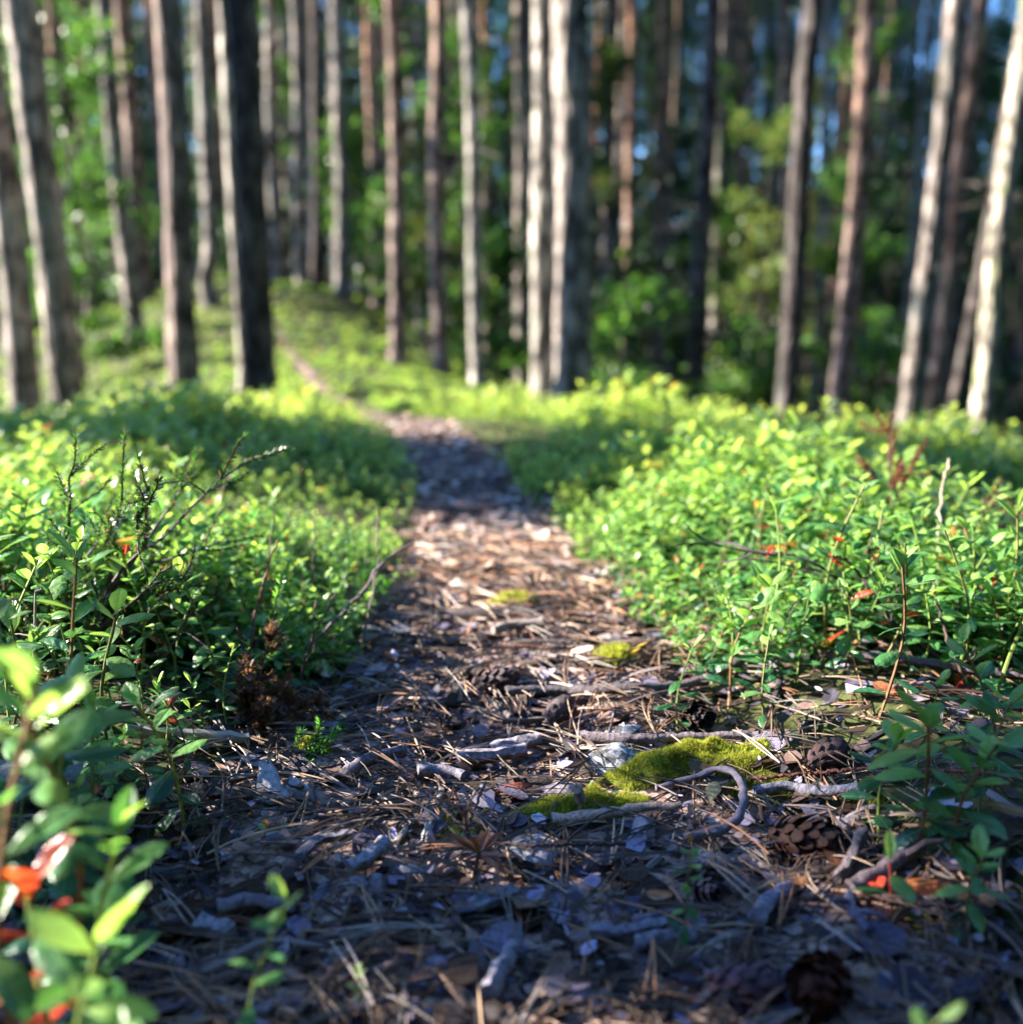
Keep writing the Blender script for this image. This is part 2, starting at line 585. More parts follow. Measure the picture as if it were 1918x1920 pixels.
def leafcloud(n, pts_fn, size, cols, seed, shape=(1, .55), up=.5, jitter=.35):
    """n separate leaf blades (4 triangles each) with tints; returns V, F(quads), C"""
    r_ = np.random.default_rng(seed)
    P = pts_fn(n, r_)
    n = len(P)
    d = r_.normal(size=(n, 3))
    d /= np.linalg.norm(d, axis=1)[:, None]
    nrm = r_.normal(size=(n, 3)) + np.array([0, 0, up * 3])
    nrm -= d * (nrm * d).sum(1)[:, None]
    nrm /= np.linalg.norm(nrm, axis=1)[:, None]
    s = np.cross(nrm, d)
    L_ = (size * (1 + jitter * (r_.random(n) - .5) * 2))[:, None]
    a = P
    b = P + d * L_ * .5 * shape[0] + s * L_ * shape[1] * .5 + nrm * L_ * .06
    c = P + d * L_ * shape[0] - nrm * L_ * .1
    e = P + d * L_ * .5 * shape[0] - s * L_ * shape[1] * .5 + nrm * L_ * .06
    V = np.stack([a, b, c, e], 1).reshape(-1, 3)
    F = np.arange(4 * n).reshape(n, 4)
    cols = np.asarray(cols, float)
    ci = cols[r_.integers(0, len(cols), n)] * (.7 + .6 * r_.random((n, 1)))
    C = np.repeat(ci, 4, axis=0)
    return V, F, C

NEEDLE_COLS = [(.032, .080, .032), (.05, .115, .038), (.075, .15, .045), (.024, .06, .028)]

def crown_pts(h, rad, clumps):
    def fn(n, r_):
        zc = r_.random(clumps) ** .8
        an = r_.random(clumps) * TAU
        rr = rad * (1.05 - zc) ** .6 * np.sqrt(r_.random(clumps))
        C = np.stack([np.cos(an) * rr, np.sin(an) * rr, zc * h], 1)
        k = r_.integers(0, clumps, n)
        return C[k] + r_.normal(size=(n, 3)) * np.array([.28, .28, .16])
    return fn

CROWN_MESH = []
for k in range(4):
    V, F, C = leafcloud(2600, crown_pts(6.0, 2.0, 70), .30, NEEDLE_COLS, 80 + k, shape=(1, .16), up=.2)
    lim = []
    r_ = np.random.default_rng(k)
    me = mesh_from(V, F, False, C, name="pine_crown")
    me.materials.append(M['needle_leaf'])
    CROWN_MESH.append(me)

def make_tree(base, lean, diam, height, mat, label, seed, group=None, crook=None, nbr=4, name="pine_tree", crown_scale=1.0, br_lo=1.2, br_hi=5.5, cat="tree", has_crown=True):
    r_ = np.random.default_rng(seed)
    root = empty(name, base)
    tag(root, label, cat, group)
    zs = np.concatenate([np.linspace(-.25, .5, 9), np.linspace(.62, 4.8, 34), np.linspace(5.2, height, 14)])
    seg = 18
    cx = lean * zs + .02 * np.sin(zs * .9 + seed) + .01 * np.sin(zs * 2.3 + seed * 2)
    cyy = .03 * np.sin(zs * .7 + seed * 1.7)
    bend = np.clip((zs - 5) / 10, 0, 2)
    cx = cx - lean * 3 * bend ** 2 * .8
    if crook is not None:
        for (zc, amp, wd) in crook:
            cx = cx + amp * np.exp(-((zs - zc) / wd) ** 2)
    rad = diam / 2 * (1 - .72 * np.clip(zs, 0, None) / height) * (1 + .8 * np.exp(-np.clip(zs + .10, 0, None) / .13))
    a = np.linspace(0, TAU, seg, endpoint=False)
    A, Zg = np.meshgrid(a, zs)
    bumps = 1 + .20 * fbm(np.cos(A) * 3.1 + seed, Zg * 8.0 + np.sin(A) * 3.1, seed % 50, 3) + .10 * (r_.random(A.shape) - .5)
    R = rad[:, None] * bumps
    V = np.stack([cx[:, None] + np.cos(A) * R, cyy[:, None] + np.sin(A) * R, Zg], -1).reshape(-1, 3)
    i = np.arange(len(zs) * seg).reshape(len(zs), seg)
    F = np.stack([i[:-1], np.roll(i, -1, 1)[:-1], np.roll(i, -1, 1)[1:], i[1:]], -1).reshape(-1, 4)
    obj("trunk", mesh_from(V, F, name="trunk"), M[mat], root)
    def at(z):
        return (float(np.interp(z, zs, cx)), float(np.interp(z, zs, cyy)), z)
    for b in range(nbr):
        z = r_.uniform(br_lo, br_hi)
        s = r_.uniform(.35, 1.1) * (diam / .18) ** .5
        obj("branch", BRANCH_MESH[r_.integers(0, 5)], None, root, at(z), (r_.uniform(-.5, .5), r_.uniform(-.5, .35), r_.uniform(0, TAU)), s)
    if has_crown:
        zb = height * .58
        obj("crown", CROWN_MESH[seed % 4], None, root, at(zb), (0, 0, r_.uniform(0, TAU)), ((height * .44) / 6.0 * crown_scale, (height * .44) / 6.0 * crown_scale, (height * .45) / 6.0))
    return root

# (x at the top edge, x at the foot, depth, width px, bark, label, extra)
TREES = [
    (-48, 45, 5.3, 62, 'bark_grey', "leaning pine trunk cut by the left picture edge, lit on its left side", {}),
    (38, 112, 5.2, 68, 'bark_grey', "pale lichened pine trunk second from the left picture edge", {}),
    (96, 130, 17, 26, 'bark_brown', "thin pinkish far trunk behind the two leftmost near trunks", {}),
    (148, 176, 16.5, 26, 'bark_brown', "thin far trunk second behind the two leftmost near trunks", {}),
    (193, 262, 9.6, 38, 'bark_grey', "slim pine on the left slope of the hill leaning left", {}),
    (228, 285, 13.5, 36, 'bark_brown', "slim pine just behind the leaning one on the left slope", {}),
    (308, 357, 5.0, 60, 'bark_brown', "sturdy orange-tinged pine left of the path with dark right side", {}),
    (374, 402, 12, 34, 'bark_grey', "thin pine with a crooked bowed foot on the hill", {'crook': [(.30, -.07, .22)]}),
    (418, 452, 5.6, 36, 'bark_pale', "pale slim trunk touching the dark double trunk beside the path", {}),
    (458, 487, 5.05, 62, 'bark_dark', "dark broad trunk standing at the left edge of the path bend", {}),
    (503, 532, 15, 30, 'bark_grey', "grey trunk on the hill crest right of the path", {}),
    (553, 573, 14.5, 29, 'bark_grey', "first of two slim trunks side by side on the hilltop", {}),
    (590, 598, 15.5, 26, 'bark_dark', "dim second of two slim trunks side by side on the hilltop", {}),
    (630, 647, 13.5, 30, 'bark_grey', "straight slim trunk on the right shoulder of the hill", {}),
    (693, 705, 17, 25, 'bark_brown', "dim slim trunk low behind the hill's right shoulder", {}),
    (741, 743, 8.6, 34, 'bark_brown', "pinkish trunk with dark shaggy foot right of the hill", {}),
    (786, 797, 13, 25, 'bark_grey', "slender trunk between the pinkish trunk and the taller straight one", {}),
    (820, 829, 8.2, 34, 'bark_brown', "straight pink-brown trunk right of the path in the middle", {}),
    (871, 904, 7.6, 30, 'bark_pale', "smooth pale greenish trunk left of the brightest twin trunks", {}),
    (914, 918, 16, 25, 'bark_brown', "dim far trunk behind the smooth pale one", {}),
    (979, 972, 12.5, 28, 'bark_grey', "grey speckled trunk just left of the brightest trunk", {}),
    (1017, 1011, 5.75, 44, 'bark_pale', "brightest white sunlit trunk in the middle of the picture", {}),
    (1079, 1073, 5.4, 78, 'bark_grey', "thickest trunk, half white and half black, beside the brightest one", {}),
    (1152, 1148, 18, 24, 'bark_brown', "far brown trunk to the right of the thickest trunk", {}),
    (1184, 1174, 13.5, 27, 'bark_brown', "second slim trunk to the right of the thickest trunk", {}),
    (1245, 1232, 12.5, 27, 'bark_brown', "slim pinkish trunk midway between the thickest and the dark purple trunk", {}),
    (1338, 1300, 8.2, 40, 'bark_dark', "dark leaning trunk with a few stub branches, right of centre", {'nbr': 7}),
    (1397, 1378, 15, 25, 'bark_brown', "far orange trunk right of the dark stubby one", {}),
    (1532, 1472, 6.6, 46, 'bark_dark', "dark lichen-grey trunk leaning right with a bare orange patch", {}),
    (1582, 1560, 15, 26, 'bark_brown', "far orange-red trunk behind the dark grey leaning one", {}),
    (1626, 1588, 6.9, 44, 'bark_brown', "smooth pinkish trunk, third from the right among the near ones", {}),
    (1552, 1534, 12, 26, 'bark_grey', "dim trunk between the dark grey and the smooth pinkish trunk", {}),
    (1752, 1690, 12, 24, 'bark_grey', "dim thin trunk left of the leaning right-hand pair", {}),
    (1803, 1708, 7.2, 40, 'bark_grey', "left trunk of the leaning pair near the right side", {}),
    (1842, 1752, 6.7, 38, 'bark_brown', "bright orange right trunk of the leaning pair near the right side", {}),
    (1928, 1848, 5.9, 46, 'bark_mossy', "rough mossy sunlit trunk at the right picture edge", {}),
    (1925, 1800, 8.6, 26, 'bark_dark', "dark slanting trunk behind the mossy one at the right edge", {}),
]
TREE_XY = []
for i, (xt, xb, dep, w, bark, label, ex) in enumerate(TREES):
    base = Q(xb, 700, dep)
    top = Q(xt, 0, dep)
    ref = Q(xb, 760, dep)
    lean = (top[0] - base[0]) / (top[2] - ref[2])
    z = gz(base[0], base[1])
    x0 = base[0] - lean * (ref[2] - z)
    ex = dict(ex)
    make_tree((x0, base[1], z), lean, w * dep / FPX * .86, 13 + 6 * rng.random(), bark, label, 100 + i, group="standing trees of the wood", **ex)
    TREE_XY.append((x0, base[1]))

# deep background trunks, nothing tells them apart
BT = 0
for i in range(900):
    if BT >= 175: break
    dep = 13 + 28 * rng.random() ** 1.1
    px = rng.uniform(-150, 2070) if rng.random() < .5 else rng.uniform(100, 1750)
    x = (px - CXP) / FPX * dep
    if min(math.hypot(x - a, dep - b) for a, b in TREE_XY) < .75: continue
    TREE_XY.append((x, dep))
    BT += 1
    bk = ['bark_brown', 'bark_grey', 'bark_pale', 'bark_brown', 'bark_dark'][i % 5]
    make_tree((x, dep, gz(x, dep)), rng.normal() * .012, rng.uniform(.13, .24), rng.uniform(13, 20), bk,
              ("slim " if dep > 24 else "thin ") + {'bark_brown': 'reddish-brown', 'bark_grey': 'grey', 'bark_pale': 'pale', 'bark_dark': 'blackish'}[bk] + (" trunk farthest back in the wood " if dep > 24 else " trunk a few rows back ") + wood_zone(px), 400 + i, group="trees deep in the wood", crown_scale=.5, nbr=5, br_lo=1, br_hi=8)

# trees standing left of the picture, whose trunks throw the bands of shade on the path
SHADE_BANDS = [(-6.2, 3.3, .30),
               (-7.5, 7.2, .26), (-9, 10.2, .26), (-11, 12.8, .26), (-8, 15.5, .24)]      # x, where the band crosses the path, trunk width
for i, (x, yc, d) in enumerate(SHADE_BANDS):
    y = yc + abs(x) / math.tan(-SUN_AZ)
    make_tree((x, y, gz(x, y)), 0.0, d, rng.uniform(14, 18), 'bark_grey', "pine standing left of the view whose shadow crosses the path",
              700 + i, group="pines left of the view", br_lo=2.5, nbr=3)

# ------------------------------------------------------------------ young broadleaf trees and spruces between the trunks
GREEN = [(.05, .13, .025), (.075, .18, .03), (.11, .22, .04), (.03, .085, .02)]
YGREEN = [(.09, .15, .035), (.12, .16, .045), (.065, .13, .03), (.12, .13, .05)]
DGREEN = [(.015, .042, .016), (.025, .062, .02), (.018, .05, .024)]

def sapling(base, height, rad, n, size, cols, label, seed, low=.05):
    r_ = np.random.default_rng(seed)
    root = empty("young_tree", base)
    tag(root, label, "young tree", "young broadleaf trees between the trunks")
    parts = [tube(smooth_line([(0, 0, -.1), (.03, 0, height * .4), (-.02, .03, height * .95)], 8, .01, seed), np.linspace(.022, .005, 8), 6)]
    tips = []
    nb = 22
    for b in range(nb):
        z = height * (low + (1 - low) * r_.random())
        an = r_.random() * TAU
        ln = rad * (.35 + .65 * r_.random()) * (1.1 - .6 * z / height)
        tip = np.array([math.cos(an) * ln, math.sin(an) * ln, z + ln * .25])
        parts.append(tube([(0, 0, z * .92), tip * .55 + np.array([0, 0, .02]), tip], [.008, .005, .002], 4))
        tips.append((np.array([0, 0, z * .92]), tip))
    obj("trunk", mesh_from(*join(parts), name="sapling_trunk"), M['bark_dark'], root)
    tips = np.array(tips)
    def fn(m, r2):
        k = r2.integers(0, nb, m)
        f = .25 + .85 * r2.random((m, 1))
        return tips[k, 0] + (tips[k, 1] - tips[k, 0]) * f + r2.normal(size=(m, 3)) * np.array([.10, .10, .06]) * rad
    V, F, C = leafcloud(n, fn, size, cols, seed, shape=(1, .62), up=.6)
    obj("crown", mesh_from(V, F, False, C, name="sapling_crown"), M['tree_leaf'], root)
    return root

SAPLINGS = [  # px, depth, height, radius, palette, words
    (165, 8.5, 3.4, .55, 0, "tall leafy sapling just right of the second trunk from the left"),
    (120, 10.5, 4.2, .9, 0, "leafy sapling behind the leftmost trunks"),
    (40, 13, 3.0, .8, 2, "dark leafy sapling behind the leftmost trunk"),
    (235, 15, 3.5, .9, 0, "leafy sapling behind the leaning pines on the left slope"),
    (330, 19, 2.4, .9, 2, "low dark sapling behind the hill left of the orange-tinged pine"),
    (545, 20, 5.0, 1.0, 0, "tall sapling behind the grey trunk on the hill crest"),
    (660, 15, 2.2, .6, 0, "small sapling on the right shoulder of the hill"),
    (740, 10.2, 3.4, .45, 0, "narrow sapling climbing the pinkish shaggy-footed trunk"),
    (795, 9.8, 2.0, .5, 1, "yellow-green sapling low between two slim trunks"),
    (870, 12, 4.6, .75, 0, "sapling behind the smooth pale trunk"),
    (935, 9.8, 1.5, .5, 0, "low bright sapling between the pale trunk and the brightest one"),
    (950, 14.5, 4.8, .8, 0, "tall sapling behind the grey speckled trunk"),
    (1140, 12.5, 3.8, .6, 1, "yellowish sapling right behind the thickest trunk"),
    (1180, 8.0, 1.25, .55, 0, "round bright bush right of the thickest trunk's foot"),
    (1265, 14, 3.6, .9, 2, "dark sapling between the slim pinkish and the dark purple trunk"),
    (1345, 15, 4.2, .8, 0, "sapling right of the dark stubby trunk"),
    (1420, 10.8, 3.3, .7, 1, "yellow-olive sapling in front of the far orange trunk"),
    (1405, 8.2, 1.3, .55, 0, "low green bush at the foot of the far orange trunk"),
    (1500, 13, 4.2, .7, 1, "pale olive sapling left behind the dark grey leaning trunk"),
    (1570, 11, 4.6, .6, 0, "narrow green sapling between dark grey and pinkish trunks"),
    (1655, 9.5, 1.8, .6, 0, "bright low bush right of the smooth pinkish trunk"),
    (1670, 15, 3.9, .9, 2, "dark sapling left of the leaning right-hand pair"),
    (1790, 17, 4.0, 1.0, 2, "dark sapling behind the leaning right-hand pair"),
    (1900, 12, 3.8, .8, 2, "dark sapling behind the mossy trunk at the right edge"),
    (470, 17.5, 3.0, .8, 2, "dark sapling behind the hill left of the path's crest"),
    (610, 24, 5.6, 1.4, 2, "tall dark sapling behind the two hilltop trunks"),
    (1040, 20, 5.0, 1.3, 2, "dark sapling far behind the thickest trunk"),
]
for i, (px, dep, h, r, pal, lab) in enumerate(SAPLINGS):
    x = (px - CXP) / FPX * dep
    sapling((x, dep, gz(x, dep)), h * 1.15, r * 1.15, int(1300 + 800 * h * r), .050 + .0018 * dep, [GREEN, YGREEN, DGREEN][pal], lab, 900 + i)

def spruce(base, height, rad, label, seed, cols=NEEDLE_COLS, dens=1000):
    r_ = np.random.default_rng(seed)
    root = empty("spruce_tree", base)
    tag(root, label, "tree", "dark spruces behind the trunks")
    obj("trunk", mesh_from(*tube([(0, 0, -.2), (0, 0, height * .5), (0, 0, height)], [.11, .07, .01], 8), name="spruce_trunk"), M['bark_dark'], root)
    nb = int(16 * height)
    zb = height * (.04 + .95 * r_.random(nb))
    an = r_.random(nb) * TAU
    ln = rad * (1.02 - zb / height) ** .8 * (.7 + .4 * r_.random(nb))
    tips = np.stack([np.cos(an) * ln, np.sin(an) * ln, zb - ln * .35], 1)
    rootp = np.stack([zb * 0, zb * 0, zb], 1)
    def fn(m, r2):
        k = r2.integers(0, nb, m)
        f = .12 + .9 * r2.random((m, 1)) ** .8
        return rootp[k] + (tips[k] - rootp[k]) * f + r2.normal(size=(m, 3)) * np.array([.13, .13, .08])
    V, F, C = leafcloud(int(dens * height), fn, .16, cols, seed, shape=(1, .22), up=.1)
    obj("crown", mesh_from(V, F, False, C, name="spruce_crown"), M['needle_leaf'], root)

SPRUCES = [
    (20, 26, 9, 2.0, "dark spruce far behind the left edge trunks"), (260, 28, 11, 2.2, "dark spruce far behind the left slope pines"),
    (440, 25, 10, 2.0, "dark spruce far behind the dark broad trunk"), (560, 31, 12, 2.3, "dark spruce far behind the hill crest"),
    (700, 26, 11, 2.0, "dark spruce behind the hill's right shoulder"), (850, 24, 11, 2.1, "dark spruce behind the straight pink-brown trunk"),
    (990, 27, 12, 2.2, "dark spruce far behind the brightest trunk"), (1110, 24, 10, 2.2, "dark spruce right behind the thickest trunk"),
    (1220, 21, 9, 2.0, "dark spruce behind the slim pinkish trunk right of centre"), (1340, 23, 11, 2.3, "dark spruce behind the dark stubby trunk"),
    (1440, 19, 7, 1.7, "shorter dark spruce left of the dark grey leaning trunk"), (1560, 23, 8, 2.1, "dark spruce behind the dark grey leaning trunk"),
    (1660, 18, 6.5, 1.8, "shorter dark spruce right of the smooth pinkish trunk"), (1780, 21, 8.0, 2.1, "dark spruce behind the leaning right-hand pair"),
    (1890, 17, 7, 1.9, "dark spruce behind the mossy trunk at the right edge"), (1990, 20, 9, 2.1, "dark spruce at the far right edge of the view"),
    (130, 20, 9, 1.8, "dark spruce behind the second trunk from the left"), (350, 33, 12, 2.4, "farthest dark spruce behind the orange-tinged pine"),
]
for i, (px, dep, h, r, lab) in enumerate(SPRUCES):
    x = (px - CXP) / FPX * dep
    spruce((x, dep, gz(x, dep)), h, r, lab, 1200 + i)

for k, (x, yc, h, r, n, lab) in enumerate([(-3.0, .43, 2.5, .50, 2700, "leafy sapling left of the view dappling the nearest litter")]):
    y = yc + abs(x) / math.tan(-SUN_AZ)
    sapling((x, y, gz(x, y)), h, r, n, .09, GREEN, lab, 1400 + k, low=.15)
for (x, yc, h, r, lab) in [(-3.6, 1.74, 2.95, .58, "young spruce left of the view shading the middle of the path")]:
    y = yc + abs(x) / math.tan(-SUN_AZ)
    spruce((x, y, gz(x, y)), h, r, lab, 1300, dens=2300)

# the far wood beyond and an added unseen ring round the viewer, as one mass of crowns
def far_wood_and_sky_blocker():
    r_ = np.random.default_rng(77)
    K = 360
    an = r_.uniform(-1.0, 1.0, K)
    dist = r_.uniform(34, 66, K)
    ht = r_.uniform(9, 17, K)
    ht = np.where((an > .18) & (an < .55), ht * .84, ht)
    K2 = 420                                     # unseen ring beside and behind the viewer, added to hold back sky light
    an2 = r_.uniform(.8, TAU - .8, K2)
    d2 = r_.uniform(11, 34, K2)
    h2 = r_.uniform(10, 18, K2)
    ex, ey = np.sin(an2) * d2, np.cos(an2) * d2
    h2 = np.where((ex < 0) & (ey > -5), np.minimum(h2, (-ex - 4) * math.tan(SUN_EL) * .62), h2)   # ring kept low here to let the low sun in
    keep = h2 > 2.5
    an, dist, ht = np.concatenate([an, an2[keep]]), np.concatenate([dist, d2[keep]]), np.concatenate([ht, h2[keep]])
    rad = np.concatenate([np.full(K, 2.4), np.full(keep.sum(), 2.1)])
    cx_, cy_ = np.sin(an) * dist, np.cos(an) * dist
    zb = g(cx_, cy_)
    KK = len(an)
    def fn(m, r2):
        k = r2.integers(part[0], part[1], m)
        f = r2.random(m)
        rr = rad[k] * (1.03 - f) ** .7 * np.sqrt(r2.random(m))
        a = r2.random(m) * TAU
        return np.stack([cx_[k] + np.cos(a) * rr, cy_[k] + np.sin(a) * rr, zb[k] + f * ht[k]], 1)
    part = [0, K]
    V, F, C = leafcloud(200000, fn, .50, NEEDLE_COLS + [(.05, .10, .03)], 78, shape=(1, .42), up=.2)
    part = [K, KK]
    V2, F2, C2 = leafcloud(90000, fn, .95, NEEDLE_COLS, 79, shape=(1, .5), up=.2)
    V, F, C = np.concatenate([V, V2]), np.concatenate([F, F2 + len(V)]), np.concatenate([C, C2])
    o = obj("far_wood_and_sky_blocker", mesh_from(V, F, False, C), M['needle_leaf'])
    tag(o, "dense dark conifer wood behind the trunks, with an unseen ring added against sky light", "wood", kind="stuff")
far_wood_and_sky_blocker()

# ------------------------------------------------------------------ lingonberry shrubs
def leaf_mesh(fold, curl, wide, roll, name="leaf"):
    t = np.array([0, .10, .30, .55, .80, .95, 1.0])
    w = np.array([.03, .12, .36, .50, .40, .17, .02]) * wide
    V, F = [], []
    for ti, wi in zip(t, w):
        z = -curl * ti * ti
        V += [(-wi / 2, ti, z + fold * wi - roll * (wi / .5) ** 2 * .12), (0, ti, z), (wi / 2, ti, z + fold * wi - roll * (wi / .5) ** 2 * .12)]
    # five across: rim turned down
    V5 = []
    for i in range(len(t)):
        l, m_, r = [np.array(v) for v in V[3 * i:3 * i + 3]]
        V5 += [l, (l * .55 + m_ * .45) + np.array([0, 0, .035 * w[i] / .5]), m_, (r * .55 + m_ * .45) + np.array([0, 0, .035 * w[i] / .5]), r]
    for i in range(len(t) - 1):
        for j in range(4):
            F.append((5 * i + j, 5 * i + j + 1, 5 * i + 6 + j, 5 * i + 5 + j))
    me = mesh_from(V5, F, name=name)
    me.materials.append(M['leaf'])
    return me
LEAF = [leaf_mesh(.10, .12, 1.0, .6), leaf_mesh(.22, .05, .92, .3), leaf_mesh(.02, .28, 1.05, .9), leaf_mesh(.30, -.08, .85, .1), leaf_mesh(.12, .40, .95, .6)]

def plant_proto(seed, h=None, nl=None, lean=None, big=1.0):
    """a shoot: stem control points, leaves (matrix, mesh index, age 0 old .. 1 young)"""
    r_ = np.random.default_rng(seed)
    h = h or r_.uniform(.07, .12)
    nl = nl or int(r_.integers(12, 18))
    lean = lean if lean is not None else r_.uniform(0, .35)
    az = r_.random() * TAU
    top = np.array([math.cos(az) * lean * h, math.sin(az) * lean * h, h])
    mid = top * .5 + np.array([math.cos(az + 2) * .1 * h, math.sin(az + 2) * .1 * h, 0])
    st = smooth_line([(0, 0, -.012), mid, top], 9)
    leaves = []
    for k in range(nl):
        f = .16 + .84 * (k / (nl - 1)) ** .8
        p = np.array([np.interp(f * 8, np.arange(9), st[:, c]) for c in range(3)])
        a = k * 2.39996 + r_.uniform(-.35, .35)
        el = (-.15 + 1.05 * max(0.0, (f - .16) / .84) ** 2.2) + r_.uniform(-.25, .25)
        sz = big * r_.uniform(.0135, .0225) * (1.0 if f < .93 else .8)
        roll = r_.uniform(-.35, .35)
        R = Matrix.Rotation(a, 4, 'Z') @ Matrix.Rotation(el, 4, 'X') @ Matrix.Rotation(roll, 4, 'Y')
        mt = Matrix.Translation(p) @ R @ Matrix.Diagonal((sz, sz, sz, 1))
        leaves.append((mt, int(r_.integers(0, 5)), f))
    V, F = tube(st, np.linspace(.0011, .0007, 9), 5)
    me = mesh_from(V, F, name="stem")
    me.materials.append(M['stem'])
    return dict(h=h, stem=me, leaves=leaves)

PROTO = [plant_proto(2000 + k) for k in range(16)]
BUSHY = [plant_proto(2200 + k, h=.075, nl=17, lean=.15, big=1.25) for k in range(4)]
MINI = [plant_proto(2100 + k, h=.035, nl=5, lean=.2) for k in range(4)]

YOUNG, MIDC, OLD = np.array((.23, .38, .09)), np.array((.075, .21, .055)), np.array((.020, .085, .038))
def leaf_color(f, r_, warm=0.0):
    u = r_.random()
    if u < .012 + warm * .4: return np.array((.42, .05, .02)) * r_.uniform(.6, 1.1)
    if u < .026 + warm: return np.array((.45, .20, .03)) * r_.uniform(.6, 1.1)
    age = np.clip((f - .3) / .7 + r_.normal() * .22, 0, 1)
    c = OLD + (MIDC - OLD) * min(age * 2, 1) + (YOUNG - MIDC) * max(age * 2 - 1, 0)
    return c * r_.uniform(.8, 1.25)

def place_plant(proto, loc, rotz, scale, label, seed, tilt=(0, 0), group="lingonberry shoots along the path", warm=0.0, stemc=None, name="lingonberry_plant"):
    r_ = np.random.default_rng(seed)
    root = empty(name, loc, rotz, scale)
    root.rotation_euler = (tilt[0], tilt[1], rotz)
    tag(root, label, "plant", group)
    sc = stemc if stemc is not None else [(.20, .28, .06), (.16, .16, .05), (.18, .10, .05), (.14, .20, .05)][int(r_.integers(0, 4))]
    obj("stem", proto['stem'], None, root, color=sc)
    for mt, k, f in proto['leaves']:
        obj("leaf", LEAF[k], None, root, mtx=mt, color=leaf_color(f, r_, warm))
    return root

NP = [0]
def P(px, py, scale, label, proto=None, tilt=(0, 0), warm=0.0, depth=None, **kw):
    """a shoot rooted at the ground point seen at (px, py)"""
    NP[0] += 1
    if depth is not None:
        q = Q(px, 960, depth)
        loc = (q[0], q[1], gz(q[0], q[1]))
    else:
        loc = G(px, py)
    pr = proto or PROTO[NP[0] % 16]
    return place_plant(pr, loc, rng.uniform(0, TAU), scale, label, 5000 + NP[0], tilt, warm=warm, **kw)

# shoots one can single out
P(1862, 1310, 1.35, "tall lingonberry shoot at the right edge rising above its neighbours", PROTO[3], (0, .12))
P(1640, 1345, 1.15, "lingonberry shoot with long arched stem crossing the bare dark branch", PROTO[5])
P(1440, 1395, .70, "small bright lingonberry shoot at the front of the right shrubs", PROTO[7])
P(1275, 1400, .80, "isolated thin seedling with narrow leaves at the right path edge", PROTO[9])
P(1700, 1475, .62, "small upright shoot standing alone in needles right of the upper moss", PROTO[2])
P(1855, 1500, .95, "shoot with round single leaves leaning over the right litter", PROTO[11], (0, .25))
P(1770, 0, 1.15, "blurred bushy shoot on the right in front of the pine cone", BUSHY[0], (-.1, 0), depth=.47)
P(1850, 0, 1.05, "blurred shoot in the lower right beside the bushy one", BUSHY[1], (0, -.1), depth=.46)
P(1905, 0, 1.0, "blurred shoot cut by the right picture edge below the moss level", BUSHY[2], (0, -.15), depth=.49)
P(1880, 0, .6, "low blurred shoot at the lower right corner", BUSHY[3], (0, 0), depth=.42)
P(1700, 0, .8, "blurred low shoot left of the bushy one on the right", BUSHY[2], (0, .1), depth=.50)
P(1800, 0, .85, "soft blurred sprig at the bottom right corner", PROTO[1], (0, 0), depth=.28)
P(1290, 1790, .48, "single small dark-green sprig standing in the litter right of the middle", PROTO[8], (0, -.3))
P(682, 1905, .26, "tiny bright sprig at the bottom edge left of the middle", MINI[0] if False else PROTO[10])
P(492, 1605, .5, "tiny seedling with an orange and a green leaf on a red stem", MINI[1], warm=.5, stemc=(.4, .05, .03))
P(1108, 1530, .5, "tiny orange and yellow seedling at the moss edge", MINI[2], warm=.5, stemc=(.4, .09, .03))
P(1680, 1740, .9, "two-stemmed seedling with red stems beside the dark stick", MINI[3], warm=.1, stemc=(.35, .05, .03))
P(340, 1590, 1.15, "sharp lingonberry shoot with yellow stem at the left path edge", PROTO[12], (0, .2), stemc=(.30, .30, .06))
P(230, 1480, 1.3, "tallest sharp lingonberry shoot in the left clump", PROTO[13])
P(140, 1500, 1.25, "upright lingonberry shoot in the left clump with yellow-green tip", PROTO[14])
P(430, 1330, 1.1, "dark lingonberry shoot standing above the left sunlit carpet", PROTO[15])
P(300, 0, .80, "blurred near shoot with large leaves at the lower left", BUSHY[0], (.0, .05), depth=.27)
P(390, 0, .75, "blurred near shoot just behind the large-leaved one at lower left", PROTO[2], depth=.33)
P(60, 0, 1.3, "blurred tall near shoot at the left bottom edge", BUSHY[2], depth=.28)
P(35, 0, 1.25, "blurred near shoot with red leaves at the left edge", BUSHY[3], warm=1.7, depth=.335)
P(140, 0, 1.35, "blurred near shoot right of the red-leaved one", PROTO[10], depth=.34)
P(0, 0, 1.6, "blurred tall shoot behind the red-leaved one", PROTO[4], depth=.38)
P(-10, 0, 1.5, "blurred shoot cut by the left picture edge near the bottom", PROTO[14], depth=.31)
P(190, 0, .70, "small blurred shoot at the bottom edge under the large-leaved one", PROTO[5], depth=.26)
P(390, 0, .60, "small blurred sprig right of the large-leaved one at the bottom", PROTO[9], depth=.25)
P(110, 0, 1.4, "half-blurred shoot with pale tip leaves above the red-leaved one", PROTO[1], depth=.43)
P(50, 0, 1.45, "half-blurred shoot behind the pale-tipped one at the left edge", PROTO[11], depth=.46)
P(170, 0, 1.1, "half-blurred shoot right of the pale-tipped one", PROTO[3], depth=.48)

